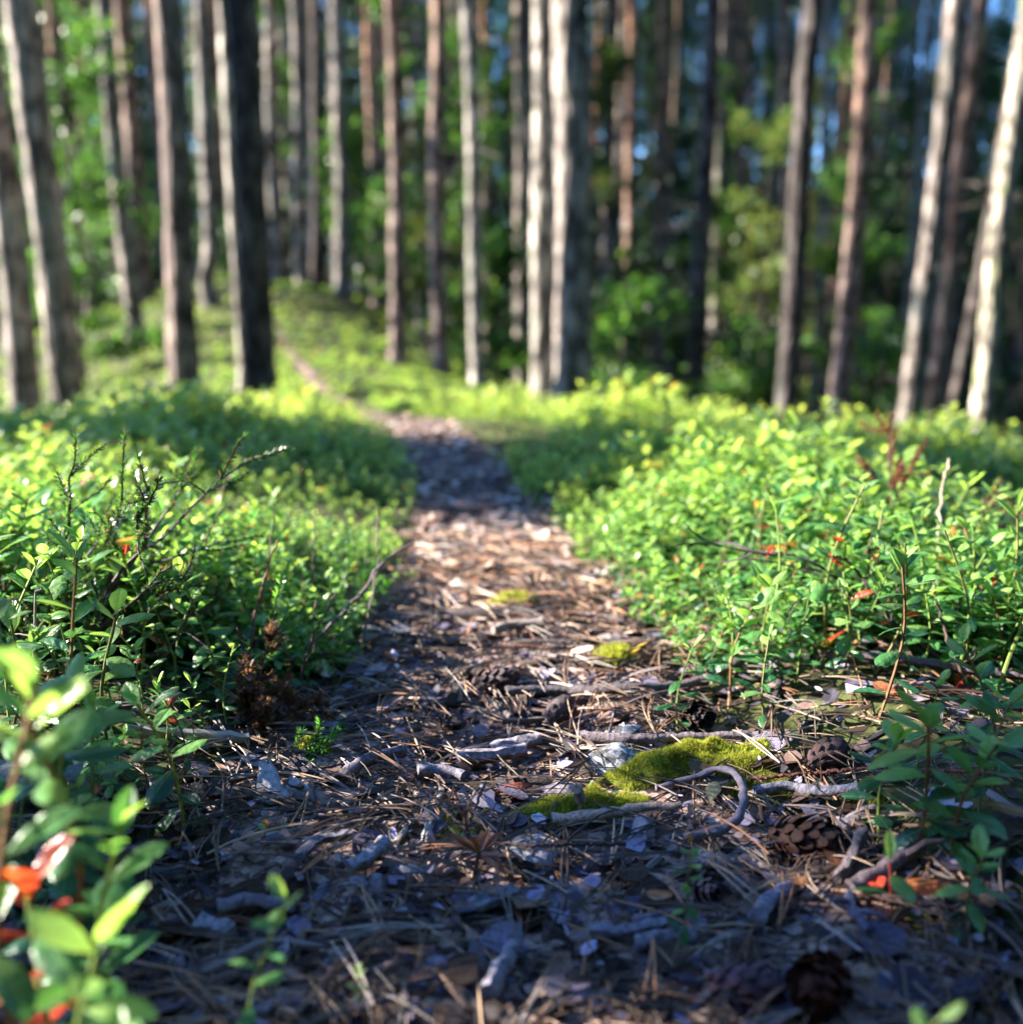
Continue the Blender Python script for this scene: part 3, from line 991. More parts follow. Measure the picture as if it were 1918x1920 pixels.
fr_ = np.random.default_rng(17)
for k in range(16):                                # taller shoots standing forward of the right thicket
    px_ = 1345 + 575 * (k + fr_.random() * .8) / 16
    w_ = "near its path end" if px_ < 1500 else "under the bare dark branch" if px_ < 1720 else "close to the right edge"
    P(px_, 0, fr_.uniform(.85, 1.2), ("bushy" if k % 2 else "slender") + " upright lingonberry shoot fronting the right thicket " + w_, (BUSHY + PROTO)[(k % 4) if k % 2 else 4 + k],
      (fr_.normal() * .1, fr_.normal() * .12), depth=fr_.uniform(.70, .80), group="lingonberry shoots of the right thicket")

# the sharp and half-sharp shoots on both sides of the path
def in_bare(x, y):
    """bare litter: the path, and the strip on its right in front of the right-hand shrubs"""
    off = x - path_x(y)
    e = .035 * fbm(x * 9, y * 9, 31)
    h = path_half(y)
    bare = np.abs(off) < h * (1.0 + 2 * e) + e * .3
    right = (off > 0) & (y < .705 + e - .10 * np.clip(x - .30, 0, 1))
    left = (off < 0) & (off > -.20 + e) & (y < .52)
    return bare | right | left

r_ = np.random.default_rng(5)
cand = []
for _ in range(6000):
    y = .36 + 1.0 * r_.random() ** 1.1
    x = r_.uniform(-.62, .66) * (y + .12)
    if in_bare(x, y): continue
    px, py, d = project((x, y, gz(x, y) + .05))
    if not (-90 < px < 2010) or py > 2000: continue
    if any((x - a) ** 2 + (y - b) ** 2 < .023 ** 2 for a, b in cand): continue
    cand.append((x, y))
cand.sort(key=lambda q: math.hypot(*q))
near_plants = cand[:268]
Y_NEAR = max(c[1] for c in near_plants)
for i, (x, y) in enumerate(near_plants):
    left = x < path_x(y)
    edge = min(1, .55 + 3.2 * (abs(x - path_x(y)) - path_half(y)))
    sc_ = edge * r_.uniform(.75, 1.12)
    pr_ = PROTO[int(r_.integers(0, 16))]
    if left and .86 < y < 1.5:                     # low growth on the sunny side lets the light onto the path
        sc_ = min(sc_, (.025 + .42 * max(0, abs(x - path_x(y)) - path_half(y))) / pr_['h'])
    px_, py_, _ = project((x, y, gz(x, y)))
    hw_ = "tall" if pr_['h'] * sc_ > .10 else "middling" if pr_['h'] * sc_ > .075 else "low"
    col_ = ("at the picture edge" if px_ < 150 or px_ > 1770 else "at the path side" if abs(x - path_x(y)) < path_half(y) + .09 else "inside")
    row_ = "front row" if y < .66 else "second row" if y < .84 else "back row"
    lab = hw_ + " green lingonberry shoot " + col_ + (" of the left thicket, " if left else " of the right thicket, ") + row_
    place_plant(pr_, (x, y, gz(x, y)), r_.uniform(0, TAU), sc_, lab, 7000 + i,
                (r_.normal() * .13, r_.normal() * .13), group="lingonberry shoots of the left thicket" if left else "lingonberry shoots of the right thicket")

# the rest of the shrub carpet: nobody could count it
def carpet():
    r_ = np.random.default_rng(6)
    # simple leaf: 6 vertices
    base = []
    for pr in PROTO:
        B, Fq, fr = [], [], []
        for mt, k, f in pr['leaves']:
            A = np.array(mt)
            L6 = np.array([(0, 0, 0), (.24, .42, .05), (.17, .8, .0), (0, 1, -.12), (-.17, .8, .0), (-.24, .42, .05), (0, .5, -.01)])
            B.append((A[:3, :3] @ L6.T).T + A[:3, 3])
            fr += [f] * 7
        base.append((np.concatenate(B), np.array(fr), len(pr['leaves'])))
    used = np.array(cand[:268])
    Vs, Cs, nL = [], [], 0
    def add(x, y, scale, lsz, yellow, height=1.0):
        nonlocal nL
        B, fr, k = base[int(r_.integers(0, 16))]
        a = r_.uniform(0, TAU)
        ca, sa = math.cos(a), math.sin(a)
        B = B.reshape(k, 7, 3)
        c0 = B[:, :1, :]
        B = (c0 * np.array([1, 1, height]) + (B - c0) * lsz).reshape(-1, 3)
        R = np.array([[ca, -sa, 0], [sa, ca, 0], [0, 0, 1]])
        tl = r_.normal(size=2) * .12
        B = B @ R.T * scale
        B[:, 0] += tl[0] * B[:, 2]
        B[:, 1] += tl[1] * B[:, 2]
        Vs.append(B + np.array([x, y, gz(x, y)]))
        f = fr.reshape(k, 7)[:, 0]
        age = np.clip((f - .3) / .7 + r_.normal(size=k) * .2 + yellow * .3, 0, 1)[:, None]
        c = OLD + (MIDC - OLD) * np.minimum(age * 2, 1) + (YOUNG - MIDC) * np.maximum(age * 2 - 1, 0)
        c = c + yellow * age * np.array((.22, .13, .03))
        u = r_.random((k, 1))
        c = np.where(u < .006, np.array((.22, .06, .02)), c)
        c = np.where((u > .005) & (u < .013), np.array((.42, .2, .04)), c)
        c = c * r_.uniform(.75, 1.25, (k, 1))
        Cs.append(np.repeat(c, 7, axis=0))
        nL += k
    # close carpet up to 3.4 m
    n = 0
    while n < 12500:
        y = .75 + 2.9 * r_.random() ** 1.25
        x = r_.uniform(-.60, .62) * (y + .25)
        if in_bare(x, y): continue
        px, py, d = project((x, y, gz(x, y) + .06))
        if px < -160 or px > 2080: continue
        if y < Y_NEAR + .02 and np.min((used[:, 0] - x) ** 2 + (used[:, 1] - y) ** 2) < .014 ** 2: continue
        off = abs(x - path_x(y)) - path_half(y)
        hum = 1.0 + 1.35 * fbm(x * 3.1, y * 3.1, 61, 2)
        if hum < .72 and r_.random() < .6: continue
        low = .45 + 1.5 * off if (x < path_x(y) and .86 < y < 1.5) else 1.0
        add(x, y, r_.uniform(.8, 1.15) * hum * min(1, .55 + 2.5 * off, low), .84 + .06 * y, .8 * np.clip(y - .8, 0, 1) * (.4 + .6 * r_.random()), .40 * r_.uniform(.4, 1.8))  # yellow grows past the near shade, painting sunlight into the leaves
        n += 1
    # middle distance
    n = 0
    while n < 9000:
        y = 3.2 + 15 * r_.random() ** 1.5
        x = r_.uniform(-.62, .62) * (y + .3)
        off = abs(x - path_x(y))
        if off < path_half(y) * 1.1: continue
        if off > 4.5 and r_.random() > .4: continue
        s = r_.uniform(.8, 1.15)
        add(x, y, s * (1.0 + .03 * y), 1.05 + .06 * y, .7 * r_.random(), .28 if y < 5 else .16)
        n += 1
    V = np.concatenate(Vs)
    C = np.concatenate(Cs)
    b = 7 * np.arange(nL)[:, None]
    tri = np.array([(0, 1, 6), (1, 2, 6), (2, 3, 6), (3, 4, 6), (4, 5, 6), (5, 0, 6)])
    F = (b[:, None, :] + tri[None]).reshape(-1, 3)
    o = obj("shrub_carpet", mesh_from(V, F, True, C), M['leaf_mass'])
    tag(o, "carpet of low yellow-green berry shrubs covering the forest floor", "ground cover", kind="stuff")
    # bare stalks under the leaves
carpet()

MOSS_OUT = [
    [(940, 1550), (985, 1525), (1060, 1512), (1150, 1508), (1225, 1508), (1235, 1525), (1160, 1548), (1080, 1558), (1010, 1560)],
    [(1110, 1490), (1160, 1450), (1240, 1432), (1330, 1425), (1420, 1420), (1470, 1412), (1440, 1440), (1350, 1465), (1250, 1478), (1170, 1498)],
    [(1345, 1495), (1400, 1480), (1480, 1478), (1500, 1490), (1430, 1500)]]
MOSS_W = [np.array([G(x, y)[:2] for x, y in o]) for o in MOSS_OUT]
def on_moss(x, y):
    for W in MOSS_W:
        ins, k = False, len(W)
        for i in range(k):
            (x1, y1), (x2, y2) = W[i], W[(i + 1) % k]
            if (y1 > y) != (y2 > y) and x < (x2 - x1) * (y - y1) / (y2 - y1) + x1: ins = not ins
        if ins: return True
    return False

# ------------------------------------------------------------------ litter: flakes of bark, needles, twigs
CHIP_COLS = [(.27, .235, .33), (.20, .175, .26), (.34, .29, .36), (.17, .11, .085), (.10, .065, .055), (.24, .15, .11), (.36, .25, .18), (.30, .12, .06), (.20, .18, .23)]  # violet in the greys puts the blue of the shade into the bark
CHIP_P = np.array([.17, .17, .10, .16, .15, .09, .06, .02, .08]); CHIP_P = CHIP_P / CHIP_P.sum()
NEED_COLS = [(.27, .18, .11), (.34, .24, .16), (.20, .13, .085), (.13, .08, .055), (.28, .23, .20), (.26, .13, .065)]

def chip_shape(seed, aspect):
    """an irregular, slightly cupped flake with thickness: unit length along X"""
    r_ = np.random.default_rng(seed)
    k = int(r_.integers(6, 10))
    a = np.sort(r_.random(k) * .5 + np.arange(k)) / k * TAU
    rad = .5 * (1 + .35 * (r_.random(k) - .5))
    x, y = np.cos(a) * rad, np.sin(a) * rad * aspect
    cup = r_.uniform(-.5, .9)
    tw = r_.uniform(-.5, .5)
    def zz(x, y): return cup * (x * x * .5 + y * y * 2.0 / max(aspect, .2)) * .35 + tw * x * y
    th = r_.uniform(.03, .07)
    top = np.stack([x, y, zz(x, y) + th / 2 + .015 * (r_.random(k) - .5)], 1)
    bot = np.stack([x * .96, y * .96, zz(x, y) - th / 2], 1)
    ct = np.array([[.05 * (r_.random() - .5), 0, zz(0, 0) + th / 2]])
    V = np.concatenate([top, bot, ct])
    F = [(i, (i + 1) % k, 2 * k) for i in range(k)] + [((i + 1) % k, i, k + i, k + (i + 1) % k) for i in range(k)] + [tuple(range(2 * k - 1, k - 1, -1))]
    return V, F

CHIPS = [chip_shape(3000 + i, [.3, .45, .6, .75, .22, .9][i % 6]) for i in range(18)]
def needle_shape(seed, pair):
    r_ = np.random.default_rng(seed)
    parts = []
    for s in ((-1, 1) if pair else (0,)):
        b = r_.uniform(-.16, .16)
        sp = s * r_.uniform(.02, .13)
        pts = [(t, sp * t + b * math.sin(t * 3.0) * .6, .05 * math.sin(t * 3.1) + r_.normal() * .004) for t in np.linspace(0, 1, 6)]
        parts.append(tube(pts, np.array([.012, .012, .012, .0115, .010, .004]) * 1.0, 4, cap=False))
    return join(parts)
NEEDLES = [needle_shape(3100 + i, i % 2 == 0) for i in range(14)]
def twig_shape(seed, rad, fork):
    r_ = np.random.default_rng(seed)
    p = smooth_line([(-.5, 0, 0), (-.2, r_.normal() * .05, r_.normal() * .02), (.15, r_.normal() * .06, r_.normal() * .025), (.5, r_.normal() * .07, 0)], 12, .006, seed)
    parts = [tube(p, np.linspace(rad, rad * .72, 12) * (1 + .2 * (r_.random(12) - .5)), 7, .12, seed)]
    if fork:
        q = p[int(r_.integers(4, 9))]
        d = np.array([.24, r_.choice([-1, 1]) * .14, .03])
        parts.append(tube([q, q + d * .5, q + d], [rad * .55, rad * .42, rad * .2], 5, .1, seed))
    return join(parts)
TWIGS = [twig_shape(3200 + i, [.03, .045, .055, .02, .05, .065][i % 6], i % 3 == 0) for i in range(18)]
CHIP_ME = [mesh_from(v, f, False, name="bark_flake") for v, f in CHIPS]
NEED_ME = [mesh_from(v, f, True, name="pine_needle") for v, f in NEEDLES]
TWIG_ME = [mesh_from(v, f, True, name="twig") for v, f in TWIGS]
for me in CHIP_ME: me.materials.append(M['chip'])
for me in NEED_ME: me.materials.append(M['needle'])
for me in TWIG_ME: me.materials.append(M['twig'])

def litter_spot(r_, y0, y1, pw=1.0, wide=False):
    while True:
        y = y0 + (y1 - y0) * r_.random() ** pw
        h = float(path_half(y))
        x = path_x(y) + r_.uniform(-1.25, 1.25) * h
        if y < .9 and r_.random() < .55: x = r_.uniform(-.34, .46) * (y / .62 if y > .62 else 1)
        px, py, d = project((x, y, 0.))
        if on_moss(x, y) and r_.random() < .82: continue
        if -60 < px < 1980 and py < 2010: return float(x), float(y)

def ground_frame(x, y, yaw, tilt, roll):
    e = .012
    n = np.array([gz(x - e, y) - gz(x + e, y), gz(x, y - e) - gz(x, y + e), 2 * e])
    n = Vector(n).normalized()
    q = Vector((0, 0, 1)).rotation_difference(n)
    return q.to_matrix().to_4x4() @ Matrix.Rotation(yaw, 4, 'Z') @ Matrix.Rotation(tilt, 4, 'Y') @ Matrix.Rotation(roll, 4, 'X')

def scatter_items(n, y0, y1, pw, smin, smax, tiltv, zlift, seed):
    r_ = np.random.default_rng(seed)
    out = []
    for i in range(n):
        x, y = litter_spot(r_, y0, y1, pw)
        s = smin + (smax - smin) * r_.random() ** 1.8
        mt = Matrix.Translation((x, y, gz(x, y) + .004 + zlift * r_.random())) @ ground_frame(x, y, r_.uniform(0, TAU), r_.normal() * tiltv, r_.normal() * tiltv) @ Matrix.Diagonal((s, s, s, 1))
        out.append((mt, s, math.hypot(x, y)))
    return out, r_

def scatter_individual(items, r_, meshes, name, label_fn, cat, group, cols, prob=None, keep=300):
    items = sorted(items, key=lambda t: -t[1] / t[2])
    for i, (mt, s, d) in enumerate(items[:keep]):
        c = np.array(cols[int(r_.choice(len(cols), p=prob))]) * (.14 + 1.5 * r_.random() ** 2.0)
        o = obj(name, meshes[int(r_.integers(0, len(meshes)))], None, None, mtx=mt, color=c)
        tag(o, label_fn(tuple(mt.translation), c, s), cat, group)
    return items[keep:]

SUN_TAN_COLS = [(.62, .47, .37), (.52, .37, .29), (.66, .56, .48), (.30, .18, .14), (.52, .45, .43)]
def scatter_mass(items, r_, shapes, name, label, cat, mat, cols, prob=None):
    Vs, Fs, Cs, o = [], [], [], 0
    for mt, s, d in items:
        v, f = shapes[int(r_.integers(0, len(shapes)))]
        A = np.array(mt)
        Vs.append(v @ A[:3, :3].T + A[:3, 3])
        Fs += [tuple(i + o for i in q) for q in f]
        o += len(v)
        far = mat == 'chip_mass' and r_.random() < np.clip((d - .72) / .35, 0, .95)      # paler toward the sunny patch, its light put into the tint
        c = np.array(SUN_TAN_COLS[int(r_.integers(0, 5))] if far else cols[int(r_.choice(len(cols), p=prob))]) * (.14 + 1.5 * r_.random() ** 2.0)
        if mat == 'needle_mass': c = c * (1 + .9 * np.clip((d - .85) / .3, 0, 1))  # sunlight of the patch brightens the needle tint too
        Cs.append(np.repeat(c[None], len(v), axis=0))
    ob = obj(name, mesh_from(np.concatenate(Vs), Fs, False, np.concatenate(Cs)), M[mat])
    tag(ob, label, cat, kind="stuff")

it, rr_ = scatter_items(7600, .37, 3.2, 1.5, .005, .026, .16, .007, 41)
rest = scatter_individual(it, rr_, CHIP_ME, "bark_flake", lambda p, c, s: ("large " if s > .019 else "small ") + tone_word(c) + " bark flake " + litter_zone(p), "bark", "bark flakes strewn on the path", CHIP_COLS, CHIP_P, 300)
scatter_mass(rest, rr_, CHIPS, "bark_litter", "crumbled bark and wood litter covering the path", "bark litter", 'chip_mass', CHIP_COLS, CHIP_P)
it, rr_ = scatter_items(5200, .33, 1.25, 1.1, .022, .062, .10, .010, 42)
rest = scatter_individual(it, rr_, NEED_ME, "pine_needle", lambda p, c, s: ("long " if s > .050 else "short ") + tone_word(c) + " dry pine needle " + litter_zone(p), "pine needle", "pine needles strewn on the path", NEED_COLS, None, 300)
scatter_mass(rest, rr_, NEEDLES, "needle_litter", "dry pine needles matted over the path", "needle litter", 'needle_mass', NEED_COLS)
it, rr_ = scatter_items(190, .35, 1.9, 1.3, .022, .085, .08, .006, 43)
scatter_individual(it, rr_, TWIG_ME, "twig", lambda p, c, s: ("longer " if s > .05 else "short ") + tone_word(c) + " broken twig " + litter_zone(p), "twig", "broken twigs strewn on the path", [(.22, .18, .17), (.30, .26, .25), (.10, .065, .055), (.38, .33, .30)], None, 190)

# ------------------------------------------------------------------ sticks, branches and roots one can point at
def stick(name, pxs, r0, r1, color, label, cat="stick", n=16, rough=.10, seed=0, lift=0.0, mat='wood', forks=(), seg=12, wob=.0006, ends=None, group=None):
    """pxs: picture points on the ground (x, y[, height above ground])"""
    r0, r1 = r0 * .84, r1 * .84
    color = tuple(np.array(color) * np.array((.62, .60, .66)) if max(color) > .2 else np.array(color))
    P_ = np.array([G(q[0], q[1], (q[2] if len(q) > 2 else 0.0)) + np.array([0, 0, r0 * .75 + lift + (.006 if lift > 0 else 0)]) for q in pxs])
    o0 = P_[0].copy()
    n = max(n, int(np.linalg.norm(P_[-1] - P_[0]) / (r0 * 1.1)), 8)
    L_ = smooth_line(P_ - o0, n, wob, seed)
    rr = np.linspace(r0, r1, n) * (1 + .10 * np.sin(np.arange(n) * 1.7 + seed))
    V, F = tube(L_, rr, seg, rough, seed)
    o = obj(name, mesh_from(V, F, name=name), M[mat], None, o0, color=color)
    tag(o, label, cat, group)
    for j, (t, dv, ra, rb) in enumerate(forks):
        q = L_[int(t * (n - 1))]
        dv = np.array(dv, float)
        W, E = tube(smooth_line([q, q + dv * .5 + np.array([0, 0, .12 * np.linalg.norm(dv)]), q + dv], 6, .0006, seed + j), np.linspace(ra, rb, 6), 6, .1, seed + j)
        obj("side_twig", mesh_from(W, E, name="side_twig"), M[mat], o, color=color)
    return o

GREYW, PALEW, TANW, DARKW, REDW = (.30, .27, .27), (.46, .42, .40), (.50, .36, .24), (.075, .055, .05), (.24, .09, .06)
s1 = stick("fallen_stick", [(1036, 1577), (1120, 1567), (1200, 1553), (1275, 1549)], .0046, .0024, (.80, .58, .40), "smooth barkless tan stick with a knot lying against the lower moss patch", n=18, rough=.05, seed=2, lift=.004)
kn = tube([(0, 0, 0), (-.002, -.001, .007)], [.0036, .0028], 7, .15, 3)
p0 = Vector(G(1088, 1560)) - Vector(s1.location)
obj("knot", mesh_from(kn[0] + np.array([p0.x, p0.y, .010]), kn[1], name="knot"), M['wood'], s1, color=(.24, .17, .13))
stick("fallen_branch", [(1230, 1510), (1290, 1494), (1340, 1486, .004), (1380, 1512, .008), (1392, 1560, .006), (1365, 1590, .002), (1285, 1607)], .0024, .0032, (.22, .20, .23), "hook-shaped grey branch bending round beside the tan stick", n=30, seed=3, lift=.004, mat='twig')
stick("fallen_stick", [(1412, 1518), (1480, 1510), (1540, 1520), (1640, 1512)], .0034, .0040, (.42, .41, .43), "pale grey bark-peeled stick right of the hook-shaped branch", n=18, seed=4, lift=.004)
stick("thin_twig", [(1405, 1500), (1520, 1490), (1640, 1481), (1760, 1487), (1850, 1492)], .0013, .0010, REDW, "long thin reddish twig lying above the pale grey stick", "twig", n=20, seed=5, lift=.007, mat='twig')
stick("fallen_stick", [(918, 1910), (938, 1870), (962, 1822)], .0048, .0042, (.42, .40, .43), "short thick bleached stick pointing at the viewer at the bottom edge", n=9, seed=6, lift=.004, rough=.12)
stick("wood_chunk", [(372, 1778), (405, 1780), (436, 1790)], .0056, .0048, (.50, .48, .50), "pale square-ended wood chunk at lower left", "wood chunk", n=6, seed=7, lift=.002, rough=.2)
stick("bark_strip", [(412, 1757), (470, 1741), (552, 1752)], .0050, .0030, (.32, .27, .30), "long curved grey-violet bark strip behind the pale wood chunk", "bark", n=12, seed=8, lift=.006, mat='plate', rough=.08)
stick("fallen_stick", [(655, 1668), (690, 1650), (722, 1622)], .0045, .0050, (.44, .43, .46), "stubby light grey stick left of the dried husk", n=8, seed=9, lift=.004)
stick("fallen_stick", [(560, 1650), (600, 1615), (662, 1602)], .0040, .0034, (.26, .25, .27), "crumbling grey stick left of the stubby light one", n=12, seed=10, lift=.004, rough=.25)
stick("wood_chunk", [(888, 1742), (925, 1726), (962, 1712)], .0058, .0050, (.38, .37, .39), "weathered grey wood block in the lower middle", "wood chunk", n=8, seed=11, lift=.002, rough=.25)
stick("fallen_stick", [(1108, 1785), (1170, 1790), (1250, 1772)], .0034, .0032, (.32, .30, .34), "upper of two parallel grey sticks below the middle", n=12, seed=12, lift=.004)
stick("fallen_stick", [(1190, 1815), (1230, 1803), (1300, 1795)], .0046, .0042, (.36, .34, .37), "lower thicker of two parallel grey sticks below the middle", n=12, seed=13, lift=.003)
stick("fallen_stick", [(1415, 1765), (1438, 1730), (1482, 1702)], .0052, .0046, (.42, .40, .46), "thick curved violet-grey stick left of the dark hollow", n=10, seed=14, lift=.003, rough=.06)
stick("fallen_stick", [(1590, 1712), (1650, 1678), (1722, 1630)], .0044, .0038, (.13, .10, .11), "dark stick slanting toward the right-hand shoots", n=14, seed=15, lift=.005, forks=[(.75, (.018, -.004, .012), .0022, .001)])
stick("fallen_stick", [(1565, 1690), (1590, 1660), (1614, 1622, .006)], .0032, .0036, (.16, .13, .13), "short dark upturned stick behind the dark slanting one", n=10, seed=16, lift=.005)
stick("fallen_stick", [(1590, 1725), (1598, 1760), (1625, 1800)], .0034, .0026, (.18, .17, .22), "dark forked twig reaching toward the viewer at lower right", n=12, seed=17, lift=.006, forks=[(.6, (.012, -.01, .004), .0018, .0008), (.4, (-.012, -.006, .004), .0018, .0008)])
stick("thin_twig", [(945, 1632), (1010, 1655, .006), (1090, 1652, .006), (1168, 1645, .004)], .0012, .0014, (.07, .045, .045), "thin dark twig arching over the flat bark plates in the middle", "twig", n=18, seed=18, lift=.009, mat='twig', forks=[(.35, (.03, .018, .004), .0008, .0004), (.55, (.03, .022, .008), .0008, .0004)])
stick("thin_twig", [(700, 1512, .02), (770, 1525, .014), (880, 1604, .002)], .0008, .0012, (.08, .055, .055), "long thin dark twig slanting down to the speckled stone", "twig", n=14, seed=19, lift=.004, mat='twig')
stick("upright_twig", [(884, 1600), (872, 1600, .020), (852, 1600, .038)], .0009, .0007, (.25, .12, .10), "small upright reddish twig with buds behind the dried husk", "twig", n=10, seed=20, mat='twig', rough=.25, forks=[(.5, (.008, 0, .02), .0006, .0005)])
stick("upright_twig", [(872, 1560), (890, 1560, .014), (910, 1556, .030)], .0011, .0009, (.14, .10, .10), "small bent upright twig behind the budded one", "twig", n=10, seed=21, mat='twig')
stick("fallen_stick", [(860, 1455), (920, 1450), (985, 1440)], .0055, .0050, (.40, .38, .40), "blurred pale stick across the path behind the red bark piece", n=10, seed=22, lift=.004)
stick("fallen_stick", [(925, 1438), (970, 1428), (1010, 1422)], .0055, .0060, (.38, .37, .40), "second blurred pale stick just behind the first one", n=10, seed=23, lift=.004)
stick("fallen_stick", [(785, 1480), (830, 1482), (870, 1492)], .0052, .0040, (.40, .38, .42), "blurred grey stick left of the red bark piece", n=10, seed=24, lift=.004)
stick("fallen_stick", [(650, 1485), (690, 1460), (760, 1442)], .0050, .0045, (.24, .22, .25), "blurred darker grey stick slanting on the left of the path", n=10, seed=25, lift=.004)
stick("fallen_branch", [(950, 1328), (1060, 1326), (1180, 1322), (1300, 1312), (1400, 1262)], .0048, .0040, (.10, .085, .09), "dark branch lying across the path where the sunlit litter begins", n=22, seed=26, lift=.004)
stick("fallen_branch", [(1090, 1412), (1180, 1418), (1290, 1416), (1420, 1412)], .0042, .0034, (.26, .22, .23), "straight grey branch behind the upper moss patch", n=16, seed=27, lift=.004)
stick("fallen_branch", [(1580, 1262), (1680, 1270), (1800, 1290), (1918, 1302)], .0038, .0045, (.12, .10, .12), "dark branch on the ground below the bare twigs on the right", n=20, seed=28, lift=.006, mat='twig')
stick("thin_twig", [(1640, 1330), (1730, 1325, .004), (1820, 1338), (1925, 1350)], .0016, .0020, (.20, .14, .14), "thin brownish twig across the needles at the right edge", "twig", n=20, seed=29, lift=.006, mat='twig')
stick("fallen_branch", [(20, 1800), (90, 1770), (170, 1730, .01), (200, 1690, .02)], .0045, .0034, (.26, .22, .23), "blurred grey forked branch at the lower left", n=14, seed=30, lift=.006, forks=[(.7, (.03, .01, .012), .002, .001)])
stick("thin_twig", [(150, 1600), (220, 1590), (310, 1592)], .0014, .0012, (.14, .12, .14), "thin grey twig under the left shoots", "twig", n=12, seed=31, lift=.006, mat='twig')
stick("fallen_stick", [(1190, 1770), (1290, 1745), (1300, 1740)], .0030, .0026, (.28, .24, .26), "short grey stick above the parallel pair", n=8, seed=32, lift=.004)
stick("pale_stick", [(1020, 1205), (960, 1208), (925, 1220)], .0060, .0045, (.38, .34, .28), "blurred pale arched stick in the sunlit middle of the path", "stick", n=10, seed=33, lift=.008)
# roots crossing the trodden path like steps
for i, (pts, r0, lab) in enumerate([
    ([(690, 1180), (800, 1172), (940, 1160), (1120, 1142)], .013, "dark root across the path below the sunny patch"),
    ([(760, 1085), (880, 1078), (1010, 1080)], .010, "low root across the sunny patch of the path"),
    ([(770, 960), (880, 966), (980, 958)], .014, "dark root where the shaded part of the path begins"),
    ([(770, 905), (860, 912), (940, 904)], .011, "root step in the middle of the shaded path"),
    ([(765, 852), (840, 858), (900, 852)], .010, "root step near the far end of the shaded path"),
    ([(745, 818), (800, 822), (860, 818)], .010, "farthest root step before the sunny bend"),
]):
    stick("tree_root", pts, r0, r0 * .8, (.11, .085, .08), lab, "root", n=18, rough=.15, seed=60 + i, lift=-.35 * r0, mat='twig', group="roots across the path")

# flat bark plates one can point at
def plate(pts, color, label, thick=.0022, lift=.006, name="bark_plate", cup=.004, seed=0, mat='plate', cat="bark"):
    color = tuple(np.array(color) * (.75 if max(color) > .3 else 1))
    P_ = np.array([G(x, y, lift + (h[0] if h else 0)) for x, y, *h in pts])
    c = P_.mean(0)
    Lc = P_ - c
    k = len(Lc)
    r_ = np.random.default_rng(seed)
    # refine outline, ragged
    out = []
    for i in range(k):
        a, b = Lc[i], Lc[(i + 1) % k]
        for t in (0, .33, .66):
            out.append(a + (b - a) * t + r_.normal(size=3) * .0007)
    out = np.array(out)
    m = len(out)
    top = out + np.array([0, 0, thick / 2])
    bot = out * .97 - np.array([0, 0, thick / 2])
    inner = out * .5 + np.array([0, 0, thick / 2 + cup])
    V = np.concatenate([top, bot, inner, [[0, 0, thick / 2 + cup * 1.1]]])
    F = []
    for i in range(m):
        j = (i + 1) % m
        F += [(i, j, 2 * m + j, 2 * m + i), (j, i, m + i, m + j), (2 * m + i, 2 * m + j, 3 * m)]
    F.append(tuple(range(2 * m - 1, m - 1, -1)))
    o = obj(name, mesh_from(V, F, True, name=name), M[mat], None, c, color=color)
    return tag(o, label, cat)

plate([(484, 1520), (488, 1482, .012), (510, 1478, .012), (550, 1516), (515, 1524)], (.50, .48, .52), "pale triangular bark flake standing out at the left path side", seed=1)
plate([(540, 1512), (545, 1490, .006), (580, 1502), (600, 1518)], (.42, .40, .44), "smaller pale bark flake right of the triangular one", seed=2)
plate([(915, 1512), (960, 1498, .003), (1000, 1500, .003), (985, 1516), (935, 1516)], (.42, .10, .05), "orange-red bark piece lying on the path left of the lower moss", seed=3)
plate([(985, 1512), (1040, 1488), (1085, 1480), (1095, 1500), (1060, 1515), (1010, 1520)], (.30, .26, .28), "broad grey bark plate right of the orange-red piece", seed=4)
plate([(955, 1648), (1000, 1622), (1060, 1622), (1045, 1650), (990, 1662)], (.36, .33, .37), "flat light violet bark plate in the middle of the foreground", seed=5)
plate([(1085, 1640), (1120, 1628), (1160, 1634), (1130, 1655), (1095, 1655)], (.15, .12, .14), "dark flat bark plate right of the light violet one", seed=6)
plate([(1020, 1715), (1040, 1690, .004), (1090, 1695, .004), (1092, 1720), (1050, 1728)], (.24, .19, .21), "cupped brown-violet bark plate below the thin dark twig", seed=7, cup=-.003)
plate([(1175, 1600), (1195, 1560, .005), (1222, 1575, .005), (1228, 1600), (1200, 1608)], (.40, .36, .40), "curled pale bark piece under the tan stick", seed=8)
plate([(1105, 1770), (1130, 1755), (1160, 1765), (1150, 1780), (1115, 1782)], (.22, .17, .18), "round brown bark disc in the lower middle", seed=9)
plate([(1290, 1635), (1330, 1618), (1370, 1628), (1365, 1650), (1310, 1655)], (.40, .36, .37), "ragged pale wood flake right of the dark flat plate", seed=10)
plate([(680, 1695), (700, 1676, .004), (730, 1684, .004), (725, 1705)], (.30, .27, .32), "grey-violet bark curl left of the weathered block", seed=11)
plate([(735, 1660), (770, 1650), (800, 1662), (770, 1672)], (.42, .40, .44), "small bright wood flake left of the dried husk", seed=12)
plate([(787, 1600), (795, 1585, .006), (815, 1578, .006), (815, 1600), (800, 1606)], (.48, .45, .46), "bright upright wood chip behind the dried husk", seed=13)
plate([(737, 1770), (745, 1745, .004), (775, 1742, .004), (770, 1778)], (.28, .25, .32), "violet bark chip above the two little stubs", seed=14)
plate([(770, 1855), (800, 1825), (855, 1830), (850, 1858)], (.25, .22, .30), "violet bark plate left of the bleached stick at the bottom", seed=15)
plate([(1540, 1585), (1560, 1575), (1640, 1545, .006), (1645, 1556, .003), (1570, 1590)], (.28, .23, .24), "long smooth brown bark strip right of the big pine cone", seed=16)
